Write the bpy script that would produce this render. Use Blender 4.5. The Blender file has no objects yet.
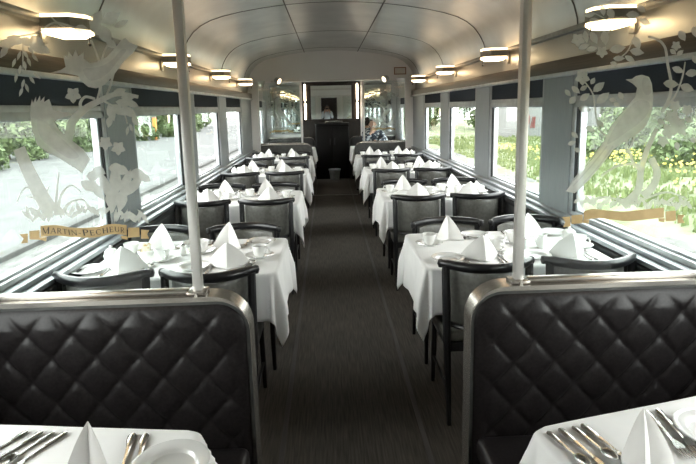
import bpy, bmesh, math, random
from mathutils import Vector, Matrix
from mathutils.geometry import tessellate_polygon
PI = math.pi
R = math.radians
SC = bpy.context.scene
COL = SC.collection
random.seed(7)

# ------------------------------------------------------------------ materials
MATS = {}
def mat(name, col=(.5, .5, .5), rough=.5, metal=0., emit=None, estr=0., coat=0., sheen=0., spec=None, build=None):
    m = bpy.data.materials.new(name); m.use_nodes = True
    nt = m.node_tree; b = nt.nodes['Principled BSDF']
    b.inputs['Base Color'].default_value = (*col, 1)
    b.inputs['Roughness'].default_value = rough
    b.inputs['Metallic'].default_value = metal
    if coat: b.inputs['Coat Weight'].default_value = coat; b.inputs['Coat Roughness'].default_value = .08
    if sheen: b.inputs['Sheen Weight'].default_value = sheen
    if spec is not None: b.inputs['Specular IOR Level'].default_value = spec
    if emit: b.inputs['Emission Color'].default_value = (*emit, 1); b.inputs['Emission Strength'].default_value = estr
    if build: build(nt, b)
    MATS[name] = m
    return m
def noise(nt, scale, stretch=(1, 1, 1), detail=4, coord='Object'):
    tc = nt.nodes.new('ShaderNodeTexCoord'); mp = nt.nodes.new('ShaderNodeMapping'); n = nt.nodes.new('ShaderNodeTexNoise')
    mp.inputs['Scale'].default_value = stretch; n.inputs['Scale'].default_value = scale; n.inputs['Detail'].default_value = detail
    nt.links.new(tc.outputs[coord], mp.inputs[0]); nt.links.new(mp.outputs[0], n.inputs[0])
    return n
def vary(c1, c2, scale, stretch=(1, 1, 1), lo=.35, hi=.65, bump=0., rlo=None, rhi=None, detail=4, dist=.01):
    def f(nt, b):
        n = noise(nt, scale, stretch, detail)
        r = nt.nodes.new('ShaderNodeValToRGB')
        r.color_ramp.elements[0].position = lo; r.color_ramp.elements[1].position = hi
        r.color_ramp.elements[0].color = (*c1, 1); r.color_ramp.elements[1].color = (*c2, 1)
        nt.links.new(n.outputs['Fac'], r.inputs[0]); nt.links.new(r.outputs[0], b.inputs['Base Color'])
        if bump:
            bp = nt.nodes.new('ShaderNodeBump'); bp.inputs['Strength'].default_value = bump; bp.inputs['Distance'].default_value = dist
            nt.links.new(n.outputs['Fac'], bp.inputs['Height']); nt.links.new(bp.outputs[0], b.inputs['Normal'])
        if rlo is not None:
            mr = nt.nodes.new('ShaderNodeMapRange'); mr.inputs[3].default_value = rlo; mr.inputs[4].default_value = rhi
            nt.links.new(n.outputs['Fac'], mr.inputs[0]); nt.links.new(mr.outputs[0], b.inputs['Roughness'])
    return f
mat('satin_metal', metal=.9, rough=.34, build=vary((.60, .60, .585), (.74, .74, .72), 3, (1, 1, 1), .3, .7, .0, .3, .42))
mat('wall_metal', metal=.75, rough=.36, build=vary((.44, .44, .43), (.54, .54, .52), 6, (1, .2, 1), .3, .7, 0, .32, .45))
mat('white_paint', rough=.5, build=vary((.88, .875, .86), (.91, .905, .89), 2))
mat('pilaster_paint', rough=.4, build=vary((.33, .36, .38), (.41, .435, .45), 30, (6, 6, .3), .3, .7))
mat('window_metal', metal=.4, rough=.35, build=vary((.52, .54, .56), (.66, .68, .70), 12, (1, 1, 1)))
mat('sill_metal', metal=.15, rough=.32, build=vary((.30, .32, .34), (.38, .40, .42), 15))
mat('dark_rubber', (.02, .022, .025), .5)
mat('shade_fabric', rough=.85, build=vary((.035, .045, .06), (.055, .065, .085), 60, (1, 1, 14)))
mat('bronze', metal=.6, rough=.38, build=vary((.075, .062, .05), (.115, .097, .08), 20, (1, .1, 8)))
mat('champagne_steel', metal=.9, rough=.27, build=vary((.42, .395, .36), (.52, .49, .45), 20, (.3, 4, 4)))
mat('post_metal', metal=.55, rough=.38, build=vary((.70, .69, .66), (.78, .77, .74), 8))
mat('seam_dark', (.16, .15, .14), .6, .3)
mat('wainscot', rough=.5, build=vary((.10, .105, .105), (.15, .155, .155), 12))
mat('heater_metal', metal=.6, rough=.4, build=vary((.30, .29, .27), (.40, .39, .36), 20))
mat('leather_black', rough=.36, spec=.3, build=vary((.010, .0085, .009), (.021, .018, .0185), 90, (1, 1, 1), .35, .65, .12, .3, .46, dist=.002))
mat('vinyl_dark', rough=.4, build=vary((.018, .018, .018), (.03, .03, .03), 60, bump=.1, dist=.002))
mat('partition_grey', rough=.5, build=vary((.06, .062, .06), (.09, .092, .088), 25))
mat('black_lacquer', rough=.3, build=vary((.008, .008, .009), (.018, .018, .02), 30))
mat('pad_vinyl', rough=.38, build=vary((.105, .105, .092), (.15, .15, .135), 45, bump=.06, dist=.003))
mat('linen', rough=.85, sheen=.2, build=vary((.86, .855, .84), (.92, .915, .90), 7, bump=.12, dist=.006))
mat('napkin_linen', rough=.85, build=vary((.82, .81, .79), (.88, .87, .85), 12, bump=.08, dist=.004))
mat('porcelain', (.86, .86, .84), .15, coat=.6)
mat('silver', metal=1., rough=.2, build=vary((.42, .41, .39), (.60, .58, .56), 25))
mat('sugar_paper', rough=.8, build=vary((.82, .78, .66), (.62, .42, .16), 70, lo=.5, hi=.6))
mat('lamp_metal', metal=.85, rough=.33, build=vary((.34, .32, .29), (.42, .40, .36), 20))
mat('diffuser', (.9, .85, .75), .4, emit=(1., .68, .37), estr=2.9)
mat('diffuser_upper', (.9, .85, .75), .4, emit=(1., .68, .37), estr=2.2)
mat('spot_bulb', (.9, .85, .75), .4, emit=(1., .78, .5), estr=1.0)
mat('tube_light', (.9, .85, .75), .4, emit=(1., .82, .60), estr=6.)
mat('black_cabinet', rough=.5, spec=.2, build=vary((.003, .003, .003), (.006, .005, .005), 8))
mat('dark_wood', rough=.35, build=vary((.014, .011, .009), (.028, .02, .015), 9, (4, 4, .4)))
mat('mirror', (.82, .86, .84), .02, 1.)
mat('notice_paper', (.7, .68, .62), .6)
mat('notice_frame', (.28, .14, .07), .5)
mat('banner_gold', rough=.5, build=vary((.50, .35, .15), (.60, .43, .20), 25))
mat('ink', (.03, .03, .03), .6)
mat('skin', (.55, .33, .24), .55)
mat('hair_dark', (.03, .02, .016), .6)
mat('white_shirt', rough=.8, build=vary((.60, .64, .72), (.68, .71, .78), 9))
mat('trousers', (.05, .05, .07), .8)
mat('camera_black', (.02, .02, .02), .4)
def f_shirt(nt, b):
    tc = nt.nodes.new('ShaderNodeTexCoord'); c = nt.nodes.new('ShaderNodeTexVoronoi'); c.inputs['Scale'].default_value = 16
    r = nt.nodes.new('ShaderNodeValToRGB'); r.color_ramp.elements[0].position = .4; r.color_ramp.elements[1].position = .45
    r.color_ramp.elements[0].color = (.5, .52, .55, 1); r.color_ramp.elements[1].color = (.03, .04, .06, 1)
    nt.links.new(tc.outputs['Object'], c.inputs[0]); nt.links.new(c.outputs[0], r.inputs[0]); nt.links.new(r.outputs[0], b.inputs['Base Color'])
mat('patterned_shirt', rough=.8, build=f_shirt)
def f_carpet(nt, b):
    n1 = noise(nt, 9, (14, .7, 1), 5); n2 = noise(nt, 2.2, (1, .6, 1), 3)
    r = nt.nodes.new('ShaderNodeValToRGB'); r.color_ramp.elements[0].position = .36; r.color_ramp.elements[1].position = .66
    r.color_ramp.elements[0].color = (.026, .0215, .0165, 1); r.color_ramp.elements[1].color = (.090, .077, .062, 1)
    mx = nt.nodes.new('ShaderNodeMix'); mx.data_type = 'FLOAT'; mx.inputs[0].default_value = .3
    nt.links.new(n1.outputs['Fac'], mx.inputs[2]); nt.links.new(n2.outputs['Fac'], mx.inputs[3]); nt.links.new(mx.outputs[0], r.inputs[0])
    nt.links.new(r.outputs[0], b.inputs['Base Color'])
    bp = nt.nodes.new('ShaderNodeBump'); bp.inputs['Strength'].default_value = .25; bp.inputs['Distance'].default_value = .003
    nt.links.new(n1.outputs['Fac'], bp.inputs['Height']); nt.links.new(bp.outputs[0], b.inputs['Normal'])
mat('carpet', rough=.8, build=f_carpet)
mat('carpet_edge', rough=.7, build=vary((.055, .05, .046), (.09, .083, .075), 30, (1, .1, 1)))
mat('gravel', rough=.95, build=vary((.066, .066, .064), (.098, .098, .095), 2.2, (1, .4, 1), .3, .7, detail=8))
mat('ballast', rough=.95, build=vary((.05, .048, .044), (.12, .117, .11), 5, (1, .5, 1), .3, .7, detail=8))
mat('kerb', rough=.9, build=vary((.04, .038, .035), (.06, .058, .055), 6))
mat('meadow', rough=.95, build=vary((.08, .105, .04), (.17, .18, .11), .9, lo=.35, hi=.65, detail=8))
mat('leaf_dark', rough=.6, build=vary((.06, .095, .03), (.12, .165, .055), .8, lo=.3, hi=.7))
mat('leaf_light', rough=.6, build=vary((.085, .13, .04), (.16, .21, .075), .9, lo=.3, hi=.7))
mat('grass_blades', rough=.7, build=vary((.085, .12, .035), (.165, .19, .07), 1.1, lo=.3, hi=.7))
mat('flower_yellow', (.42, .36, .06), .6)
mat('bark', (.09, .065, .045), .9)
mat('shed_wall', rough=.8, build=vary((.16, .16, .155), (.20, .20, .195), 3, (1, 1, 8)))
mat('graffiti_red', (.18, .05, .045), .7)
mat('graffiti_blue', (.05, .07, .13), .7)
mat('post_orange', (.7, .25, .05), .7)

def special(name, f):
    m = bpy.data.materials.new(name); m.use_nodes = True; nt = m.node_tree
    nt.nodes.clear(); out = nt.nodes.new('ShaderNodeOutputMaterial'); f(nt, out); MATS[name] = m
def f_glass(nt, out, tint=(.955, .975, .965), ior=1.4):
    t = nt.nodes.new('ShaderNodeBsdfTransparent'); t.inputs[0].default_value = (*tint, 1)
    g = nt.nodes.new('ShaderNodeBsdfGlossy'); g.inputs['Roughness'].default_value = .01
    fr = nt.nodes.new('ShaderNodeFresnel'); fr.inputs[0].default_value = ior
    mx = nt.nodes.new('ShaderNodeMixShader')
    ge = nt.nodes.new('ShaderNodeNewGeometry'); sb = nt.nodes.new('ShaderNodeMath'); sb.operation = 'SUBTRACT'; sb.inputs[0].default_value = 1.
    mu = nt.nodes.new('ShaderNodeMath'); mu.operation = 'MULTIPLY'      # the pane reflects once, at the face the ray enters
    nt.links.new(ge.outputs['Backfacing'], sb.inputs[1]); nt.links.new(sb.outputs[0], mu.inputs[0]); nt.links.new(fr.outputs[0], mu.inputs[1])
    nt.links.new(mu.outputs[0], mx.inputs[0]); nt.links.new(t.outputs[0], mx.inputs[1]); nt.links.new(g.outputs[0], mx.inputs[2])
    nt.links.new(mx.outputs[0], out.inputs[0])
special('glass', f_glass)
special('screen_glass', lambda nt, out: f_glass(nt, out, (.93, .965, .955), 1.42))
def f_etch(op, col):
    def f(nt, out):
        n = noise(nt, 40, (1, 1, 1), 3)
        t = nt.nodes.new('ShaderNodeBsdfTransparent')
        d = nt.nodes.new('ShaderNodeBsdfDiffuse'); d.inputs[0].default_value = (*col, 1)
        tr = nt.nodes.new('ShaderNodeBsdfTranslucent'); tr.inputs[0].default_value = (*col, 1)
        m1 = nt.nodes.new('ShaderNodeMixShader'); m1.inputs[0].default_value = .45
        nt.links.new(d.outputs[0], m1.inputs[1]); nt.links.new(tr.outputs[0], m1.inputs[2])
        mr = nt.nodes.new('ShaderNodeMapRange'); mr.inputs[3].default_value = op - .15; mr.inputs[4].default_value = op + .15
        nt.links.new(n.outputs['Fac'], mr.inputs[0])
        mx = nt.nodes.new('ShaderNodeMixShader'); nt.links.new(mr.outputs[0], mx.inputs[0])
        nt.links.new(t.outputs[0], mx.inputs[1]); nt.links.new(m1.outputs[0], mx.inputs[2]); nt.links.new(mx.outputs[0], out.inputs[0])
    return f
special('etched', f_etch(.74, (.92, .93, .87)))
special('etched_dense', f_etch(.6, (.96, .96, .92)))

# ------------------------------------------------------------------ mesh helpers
def bx(bm, x0, x1, y0, y1, z0, z1, bev=0., seg=2):
    r = bmesh.ops.create_cube(bm, size=1.)
    vs = r['verts']
    for v in vs:
        v.co = Vector(((x0 + x1) / 2 + v.co.x * (x1 - x0), (y0 + y1) / 2 + v.co.y * (y1 - y0), (z0 + z1) / 2 + v.co.z * (z1 - z0)))
    if bev:
        es = list({e for v in vs for e in v.link_edges})
        bmesh.ops.bevel(bm, geom=es, offset=bev, segments=seg, affect='EDGES', profile=.5)
    return bm
def frame_of(d):
    d = d.normalized(); a = Vector((0, 0, 1)) if abs(d.z) < .9 else Vector((1, 0, 0))
    u = d.cross(a).normalized(); return u, d.cross(u).normalized()
def tube(bm, pts, rad, n=8, cap=True, flat=1.):
    pts = [Vector(p) for p in pts]; rings = []
    rr = rad if isinstance(rad, (list, tuple)) else [rad] * len(pts)
    u = None
    for i, p in enumerate(pts):
        d = (pts[min(i + 1, len(pts) - 1)] - pts[max(i - 1, 0)]).normalized()
        if u is None: u, w = frame_of(d)
        else:
            u = (u - d * u.dot(d)).normalized(); w = d.cross(u).normalized()
        rings.append([bm.verts.new(p + (u * math.cos(2 * PI * k / n) + w * flat * math.sin(2 * PI * k / n)) * rr[i]) for k in range(n)])
    for a, b in zip(rings, rings[1:]):
        for k in range(n): bm.faces.new((a[k], a[(k + 1) % n], b[(k + 1) % n], b[k]))
    if cap: bm.faces.new(rings[0]); bm.faces.new(rings[-1])
    return bm
def lathe(bm, prof, c=(0, 0, 0), n=20, sx=1., sy=1.):
    c = Vector(c); rings = []
    for r, z in prof:
        rings.append([bm.verts.new(c + Vector((r * sx * math.cos(2 * PI * k / n), r * sy * math.sin(2 * PI * k / n), z))) for k in range(n)])
    for a, b in zip(rings, rings[1:]):
        for k in range(n): bm.faces.new((a[k], a[(k + 1) % n], b[(k + 1) % n], b[k]))
    if prof[0][0] > .0005: bm.faces.new(rings[0])
    if prof[-1][0] > .0005: bm.faces.new(rings[-1])
    return bm
def prism(bm, poly, axis, a, b):
    """poly: 2D outline; axis 'y': (x,z) swept a..b in y; 'x': (y,z); 'z': (x,y)"""
    def P(p, t):
        return Vector((p[0], t, p[1])) if axis == 'y' else Vector((t, p[0], p[1])) if axis == 'x' else Vector((p[0], p[1], t))
    A = [bm.verts.new(P(p, a)) for p in poly]; B = [bm.verts.new(P(p, b)) for p in poly]
    n = len(poly)
    for k in range(n): bm.faces.new((A[k], A[(k + 1) % n], B[(k + 1) % n], B[k]))
    bm.faces.new(A); bm.faces.new(B)
    return bm
def NB(): return bmesh.new()
def obj(name, bm, m, parent=None, smooth=False, weld=True):
    if weld: bmesh.ops.remove_doubles(bm, verts=bm.verts, dist=1e-6)
    bmesh.ops.recalc_face_normals(bm, faces=bm.faces)
    me = bpy.data.meshes.new(name); bm.to_mesh(me); bm.free()
    me.materials.append(MATS[m])
    if smooth:
        for p in me.polygons: p.use_smooth = True
        if smooth != 'all':
            try: me.set_sharp_from_angle(angle=R(38))
            except Exception: pass
    o = bpy.data.objects.new(name, me); COL.objects.link(o)
    if parent: o.parent = parent
    return o
def tag(o, label, cat, group=None, kind=None):
    if label: o['label'] = label
    if cat: o['category'] = cat
    if group: o['group'] = group
    if kind: o['kind'] = kind
    return o
def struct(name, bm, m, smooth=False):
    o = obj(name, bm, m, None, smooth); o['kind'] = 'structure'; return o
def thing(name, label, cat, loc=(0, 0, 0), rz=0., group=None):
    o = bpy.data.objects.new(name, None); COL.objects.link(o); o.location = loc; o.rotation_euler = (0, 0, rz)
    o.empty_display_size = .05
    return tag(o, label, cat, group)
def dup(root, loc, rz, label, group=None):
    r = root.copy(); COL.objects.link(r); r.location = loc; r.rotation_euler = (0, 0, rz); r['label'] = label
    if group: r['group'] = group
    for ch in list(root.children):
        c = ch.copy(); COL.objects.link(c); c.parent = r
        for g in list(ch.children):
            d = g.copy(); COL.objects.link(d); d.parent = c
    return r
class Maker:
    """builds a thing the first time, copies it after"""
    def __init__(s, f): s.f = f; s.p = None
    def __call__(s, loc, rz, label, group):
        if s.p is None:
            s.p = s.f(); s.p.location = loc; s.p.rotation_euler = (0, 0, rz); s.p['label'] = label; s.p['group'] = group
            return s.p
        return dup(s.p, loc, rz, label, group)

SIDE = {-1: 'crested-birds', 1: 'single-bird'}       # the etched screen each side of the car is known by
ORD = ['first', 'second', 'third', 'fourth']
WX = 1.485          # wall plane
NEARY, FARY, ENDY, BACKY = 1.79, 9.70, 12.0, -.62
ROWC = [2.86 + 1.92 * k for k in range(4)]
HEADER_Z = 2.07

# ------------------------------------------------------------------ shell
bm = NB(); bx(bm, -1.55, 1.55, BACKY - 1.2, ENDY + .1, -.1, 0); struct('floor', bm, 'carpet')
for i, x in enumerate((-.35, .32)):
    bm = NB(); bx(bm, x - .012, x + .012, BACKY, ENDY - .6, 0, .004); struct('trim_%d' % (i + 1), bm, 'carpet_edge')
bm = NB(); bx(bm, -.42, .42, 9.28, 9.31, 0, .006); struct('trim_3', bm, 'heater_metal')
prof = [(1.512, 2.03), (1.505, 2.09), (1.48, 2.17), (1.44, 2.245), (1.385, 2.315), (1.31, 2.375), (1.21, 2.425), (1.09, 2.462), (.92, 2.500), (.70, 2.535), (.48, 2.562), (.24, 2.578), (0, 2.583)]
full = [(-x, z) for x, z in prof] + [(x, z) for x, z in reversed(prof[:-1])]
def ribbon(bm, pts, y0, y1, off=0.):
    prev = None
    for (x, z) in pts:
        a, b = bm.verts.new((x, y0, z + off)), bm.verts.new((x, y1, z + off))
        if prev: bm.faces.new((prev[0], a, b, prev[1]))
        prev = (a, b)
bm = NB()
outer = [(x * 1.03, z + .04) for x, z in full]
loop = full + list(reversed(outer))
prism(bm, loop, 'y', BACKY - 1.2, ENDY + .1); struct('ceiling', bm, 'satin_metal', True)
k = 4
inner = [(x * .9975, z - .003) for x, z in full]
for y in (1.45, 3.37, 5.30, 7.22, 9.14):
    bm = NB(); prism(bm, inner + list(reversed([(x * 1.002, z + .004) for x, z in full])), 'y', y, y + .010); struct('trim_%d' % k, bm, 'seam_dark', True); k += 1
for x in (-.48, .48):
    bm = NB(); bx(bm, x - .006, x + .006, BACKY, 9.68, 2.556, 2.566); struct('trim_%d' % k, bm, 'seam_dark'); k += 1
for s in (-1, 1):
    bm = NB(); a, b = sorted((s * 1.485, s * 1.56)); bx(bm, a, b, BACKY, FARY, 2.014, 2.046, .004); struct('trim_%d' % k, bm, 'heater_metal', True); k += 1

WIN = [(.28, 1.53), (2.02, 3.35), (3.80, 5.09), (5.56, 6.84), (7.30, 8.58), (10.25, 11.45)]
Z0, Z1 = .832, 1.735
nwin = 1
for s, wn in ((-1, 'wall_left'), (1, 'wall_right')):
    bm = NB()
    def wb(x0, x1, *a):
        x0, x1 = sorted((s * (x0 + (0 if x0 == WX else .035)), s * (x1 + (0 if x1 == WX else .035)))); return bx(bm, x0, x1, *a)
    ys = [BACKY - 1.2] + [v for w in WIN for v in w] + [ENDY + .1]
    wb(WX, 1.53, ys[0], ys[-1], .0, Z0); 
    for a, b in zip(ys[0::2], ys[1::2]): wb(WX, 1.53, a, b, Z0, Z1)
    struct(wn, bm, 'pilaster_paint')
    bm = NB(); wb(1.50, 1.56, ys[0], ys[-1], Z1, 2.06); wb(WX, 1.50, ys[0], ys[-1], Z1, 1.77); struct(wn + '_upper_panel', bm, 'wall_metal')
    # wainscot, ledge, heater
    bm = NB(); wb(1.40, WX, BACKY, ENDY, .10, .775); struct(wn.replace('wall', 'baseboard') + '_panel', bm, 'wainscot')
    bm = NB(); wb(1.365, WX + .02, BACKY, ENDY, .775, .80, .006); wb(1.41, WX + .03, BACKY, ENDY, .80, .825, .005); struct('trim_%d' % k, bm, 'sill_metal', True); k += 1
    bm = NB(); wb(1.355, 1.40, BACKY, ENDY, .735, .77, .008); struct('trim_%d' % k, bm, 'dark_rubber', True); k += 1
    bm = NB(); wb(1.33, 1.40, BACKY, ENDY, .0, .14, .01); struct(wn.replace('wall', 'baseboard'), bm, 'heater_metal', True)
    # valance
    bm = NB(); wb(1.42, 1.49, BACKY, FARY - .03, 1.755, 1.845, .005); struct('trim_%d' % k, bm, 'bronze', True); k += 1
    bm = NB(); wb(1.40, WX, BACKY, FARY - .03, 1.732, 1.757, .004); struct('trim_%d' % k, bm, 'window_metal', True); k += 1
    for (a, b) in WIN:
        # window: frame + pane + shade
        bm = NB()
        for (y0, y1, z0, z1) in ((a, b, Z0 - .02, Z0 + .022), (a, b, 1.53, 1.572), (a, a + .04, Z0, Z1), (b - .04, b, Z0, Z1)):
            wb(1.455, 1.50, y0, y1, z0, z1, .004)
        for (y0, y1, z0, z1) in ((a + .03, b - .03, Z0 + .022, Z0 + .036), (a + .062, a + .078, Z0, 1.55), (b - .078, b - .062, Z0, 1.55)):
            wb(1.475, 1.515, y0, y1, z0, z1, .002)
        w = struct('window_%d' % nwin, bm, 'window_metal', True)
        bm = NB()
        for y0, y1 in ((a + .04, a + .062), (b - .062, b - .04)): wb(1.465, 1.51, y0, y1, Z0 + .02, 1.55)
        g = obj('rubber_gasket', bm, 'dark_rubber', w)
        bm = NB(); wb(1.498, 1.504, a + .02, b - .02, Z0, 1.56); obj('window_pane', bm, 'glass', w)
        bm = NB(); wb(1.462, 1.468, a + .03, b - .03, 1.60, Z1); obj('roller_shade', bm, 'shade_fabric', w)
        bm = NB(); wb(1.457, 1.475, a + .01, b - .01, 1.566, 1.603, .006); obj('shade_hem_bar', bm, 'window_metal', w, True)
        nwin += 1

# bulkhead headers above each pair of screens (arched), and their white side stiles
def bulkhead(name, y, s_len=.05):
    bm = NB()
    arch = [(-1.53, HEADER_Z)] + [(x * .998, z) for x, z in full[1:-1]] + [(1.53, HEADER_Z)]
    prism(bm, arch, 'y', y - s_len / 2, y + s_len / 2); struct(name, bm, 'white_paint')
bulkhead('wall_far_bulkhead', FARY); bulkhead('wall_near_bulkhead', NEARY)
for s in (-1, 1):
    bm = NB(); a, b = sorted((s * 1.34, s * 1.53)); bx(bm, a, b, FARY - .05, FARY + .05, 0, HEADER_Z, .006); struct('trim_%d' % k, bm, 'white_paint', True); k += 1
for y, nm in ((FARY, 'far'), (NEARY, 'near')):
    bm = NB(); bx(bm, -1.1, 1.1, y - .035, y + .035, HEADER_Z - .035, HEADER_Z, .005); struct('trim_%d' % k, bm, 'post_metal', True); k += 1
# end walls
bm = NB(); bx(bm, -.66, .66, ENDY, ENDY + .1, 0, 2.62); struct('wall_far_end', bm, 'dark_wood')
bm = NB(); bx(bm, -1.55, -.66, ENDY, ENDY + .1, 0, 2.62); bx(bm, .66, 1.55, ENDY, ENDY + .1, 0, 2.62); struct('wall_far_end_sides', bm, 'white_paint')
bm = NB(); bx(bm, -1.5, -.37, BACKY - .06, BACKY, 0, 2.62); bx(bm, .37, 1.5, BACKY - .06, BACKY, 0, 2.62); bx(bm, -.37, .37, BACKY - .06, BACKY, 2.03, 2.62); struct('wall_near_end', bm, 'white_paint')
bm = NB(); bx(bm, -.75, -.65, BACKY - 1.2, BACKY - .06, 0, 2.4); bx(bm, .65, .75, BACKY - 1.2, BACKY - .06, 0, 2.4); bx(bm, -.75, .75, BACKY - 1.25, BACKY - 1.15, 0, 2.4); struct('wall_vestibule', bm, 'dark_wood')
for s in (-1, 1):   # mirror panels on the far end wall
    bm = NB(); bx(bm, min(s * .70, s * 1.38), max(s * .70, s * 1.38), ENDY - .025, ENDY, .98, 2.08, .004)
    m_ = obj('wall_mirror', bm, 'window_metal')
    tag(m_, 'tall wall mirror on the far end wall behind the %s glass' % ('plain-bannered' if s > 0 else 'far lettered-banner'), 'mirror', 'side mirrors on the end wall')
    m_['label'] = 'tall framed end-wall mirror behind the %s' % ('seated dark-haired man' if s > 0 else 'empty end table on the kingfisher side')
    bm = NB(); bx(bm, min(s * .72, s * 1.36), max(s * .72, s * 1.36), ENDY - .028, ENDY - .026, 1.0, 2.06); obj('mirror_glass', bm, 'mirror', m_)
bm = NB()
for (a, b, c, d) in ((-.56, .56, 2.06, 2.16), (-.56, .56, 1.27, 1.31), (-.56, -.46, 1.31, 2.06), (.46, .56, 1.31, 2.06)): bx(bm, a, b, ENDY - .05, ENDY, c, d, .005)
m_ = obj('wall_mirror', bm, 'dark_wood', None, True)
tag(m_, 'dark-framed mirror above the black cabinet at the end of the aisle', 'mirror')
bm = NB(); bx(bm, -.46, .46, ENDY - .03, ENDY - .02, 1.31, 2.06); obj('mirror_glass', bm, 'mirror', m_)
for s in (-1, 1):
    t = thing('wall_light', 'slim vertical glowing wall light on the %s side of the aisle-end mirror' % SIDE[s], 'lamp', (s * .59, ENDY - .05, 1.28), 0, 'slim lights beside the aisle-end mirror')
    bm = NB(); bx(bm, -.028, .028, .0, .05, 0, .84, .004); obj('backplate', bm, 'black_cabinet', t, True)
    for z in (.03, .44):
        bm = NB(); bx(bm, -.018, .018, -.03, 0, z, z + .37, .01); obj('light_tube', bm, 'tube_light', t, True)
# cabinet at the end of the aisle
t = thing('bar_cabinet', 'black cabinet with a metal top closing the end of the aisle', 'cabinet', (0, ENDY - .06, 0))
bm = NB(); bx(bm, -.37, .37, -.42, 0, 0, 1.20, .01); obj('body', bm, 'black_cabinet', t, True)
for s in (-1, 1):
    bm = NB(); bx(bm, min(s * .01, s * .355), max(s * .01, s * .355), -.44, -.42, .28, 1.15, .008); d = obj('door', bm, 'black_cabinet', t, True)
    bm = NB(); tube(bm, [(s * .05, -.46, .75), (s * .05, -.46, .9)], .007); obj('handle', bm, 'black_lacquer', d, True)
bm = NB(); bx(bm, -.38, .38, -.45, 0, 1.20, 1.23, .008); obj('countertop', bm, 'black_lacquer', t, True)
bm = NB(); lathe(bm, [(.15, 0), (.17, .03), (.17, .04), (.155, .04), (.14, .012), (0, .012)], sx=1.2, sy=.6); o = obj('serving_tray', bm, 'silver', None, True)
o.location = (.04, ENDY - .28, 1.231); tag(o, 'oval silver tray lying on the black cabinet', 'tray')
t = thing('waste_bin', 'small pale grey bin on the floor against the black cabinet', 'bin', (.03, ENDY - .62, 0))
bm = NB(); lathe(bm, [(0, 0), (.10, 0), (.125, .22), (.13, .225), (.122, .225), (.097, .01), (0, .01)], n=24); obj('bin_body', bm, 'heater_metal', t, True)
bm = NB(); lathe(bm, [(.122, .21), (.134, .212), (.134, .232), (.122, .23)], n=24); obj('bin_rim', bm, 'window_metal', t, True)
# notice on the bulkhead
t = thing('notice', 'small brown-framed notice high on the white bulkhead', 'sign', (1.25, FARY - .03, 2.20))
bm = NB()
for a, b, c, d in ((-.11, .11, -.065, -.05), (-.11, .11, .05, .065), (-.11, -.095, -.05, .05), (.095, .11, -.05, .05)): bx(bm, a, b, -.01, .004, c, d)
obj('frame', bm, 'notice_frame', t)
bm = NB(); bx(bm, -.095, .095, -.004, .003, -.05, .05); obj('sheet', bm, 'notice_paper', t)
# spotlights on the bulkhead
def mk_spot():
    t = thing('spotlight', '', 'lamp')
    bm = NB(); bx(bm, -.03, .03, .03, .06, -.03, .03, .005); tube(bm, [(0, .05, 0), (0, 0, 0)], .01); obj('bracket', bm, 'post_metal', t, True)
    bm = NB(); c = Matrix.Rotation(R(-55), 4, 'X')
    lathe(bm, [(.025, -.05), (.05, -.03), (.058, .05), (.052, .05), (.045, .0)], n=20); bmesh.ops.transform(bm, matrix=Matrix.Rotation(R(115), 4, 'X'), verts=bm.verts); obj('lamp_shell', bm, 'window_metal', t, True)
    bm = NB(); lathe(bm, [(.001, .044), (.05, .044)], n=20); bmesh.ops.transform(bm, matrix=Matrix.Rotation(R(115), 4, 'X'), verts=bm.verts); obj('bulb', bm, 'spot_bulb', t)
    return t
spot = Maker(mk_spot)
for s in (-1, 1):
    spot((s * .98, FARY - .09, HEADER_Z + .0), -s * 1.0, 'swivel spotlight on the far bulkhead rail on the %s side' % SIDE[s], 'bulkhead spotlights')

# ------------------------------------------------------------------ wall lamps
def mk_lamp():       # local -X points away from the wall ( wall at x=0 )
    t = thing('wall_lamp', '', 'lamp')
    def octo(x0, x1, hy, c, grow=0.):
        return [(x1, -hy), (x1, hy), (x0 + c, hy), (x0, hy - c * 1.2), (x0, -hy + c * 1.2), (x0 + c, -hy)]
    bm = NB(); bx(bm, -.012, 0, -.03, .03, -.085, .085, .003); obj('backplate', bm, 'lamp_metal', t, True)
    bm = NB(); bx(bm, -.07, -.01, -.02, .02, -.012, .012, .003); obj('arm', bm, 'lamp_metal', t, True)
    bm = NB(); prism(bm, octo(-.245, -.045, .105, .055), 'z', -.027, .027); obj('metal_band', bm, 'lamp_metal', t)
    bm = NB(); prism(bm, octo(-.242, -.048, .102, .054), 'z', .027, .044); obj('upper_diffuser', bm, 'diffuser_upper', t)
    bm = NB(); prism(bm, octo(-.242, -.048, .102, .054), 'z', -.045, -.027)
    prism(bm, octo(-.225, -.065, .088, .048), 'z', -.056, -.045); obj('lower_diffuser', bm, 'diffuser', t)
    bm = NB(); tube(bm, [(-.23, 0, -.05), (-.23, 0, -.085)], .003, 6); lathe(bm, [(0, 0), (.008, .006), (.008, .014), (0, .02)], (-.23, 0, -.105), 8); obj('pull_knob', bm, 'black_lacquer', t, True)
    return t
lamp = Maker(mk_lamp)
for i, y in enumerate([.86] + [c - .07 for c in ROWC]):
    for s in (-1, 1):
        where = 'above the near end table' if i == 0 else 'above the %s table past the screen' % ORD[i - 1]
        lamp((s * 1.53, y, 2.0), 0 if s > 0 else PI, 'two-tier glowing wall lamp %s, %s side' % (where, SIDE[s]), 'wall lamps above the windows')

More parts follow.
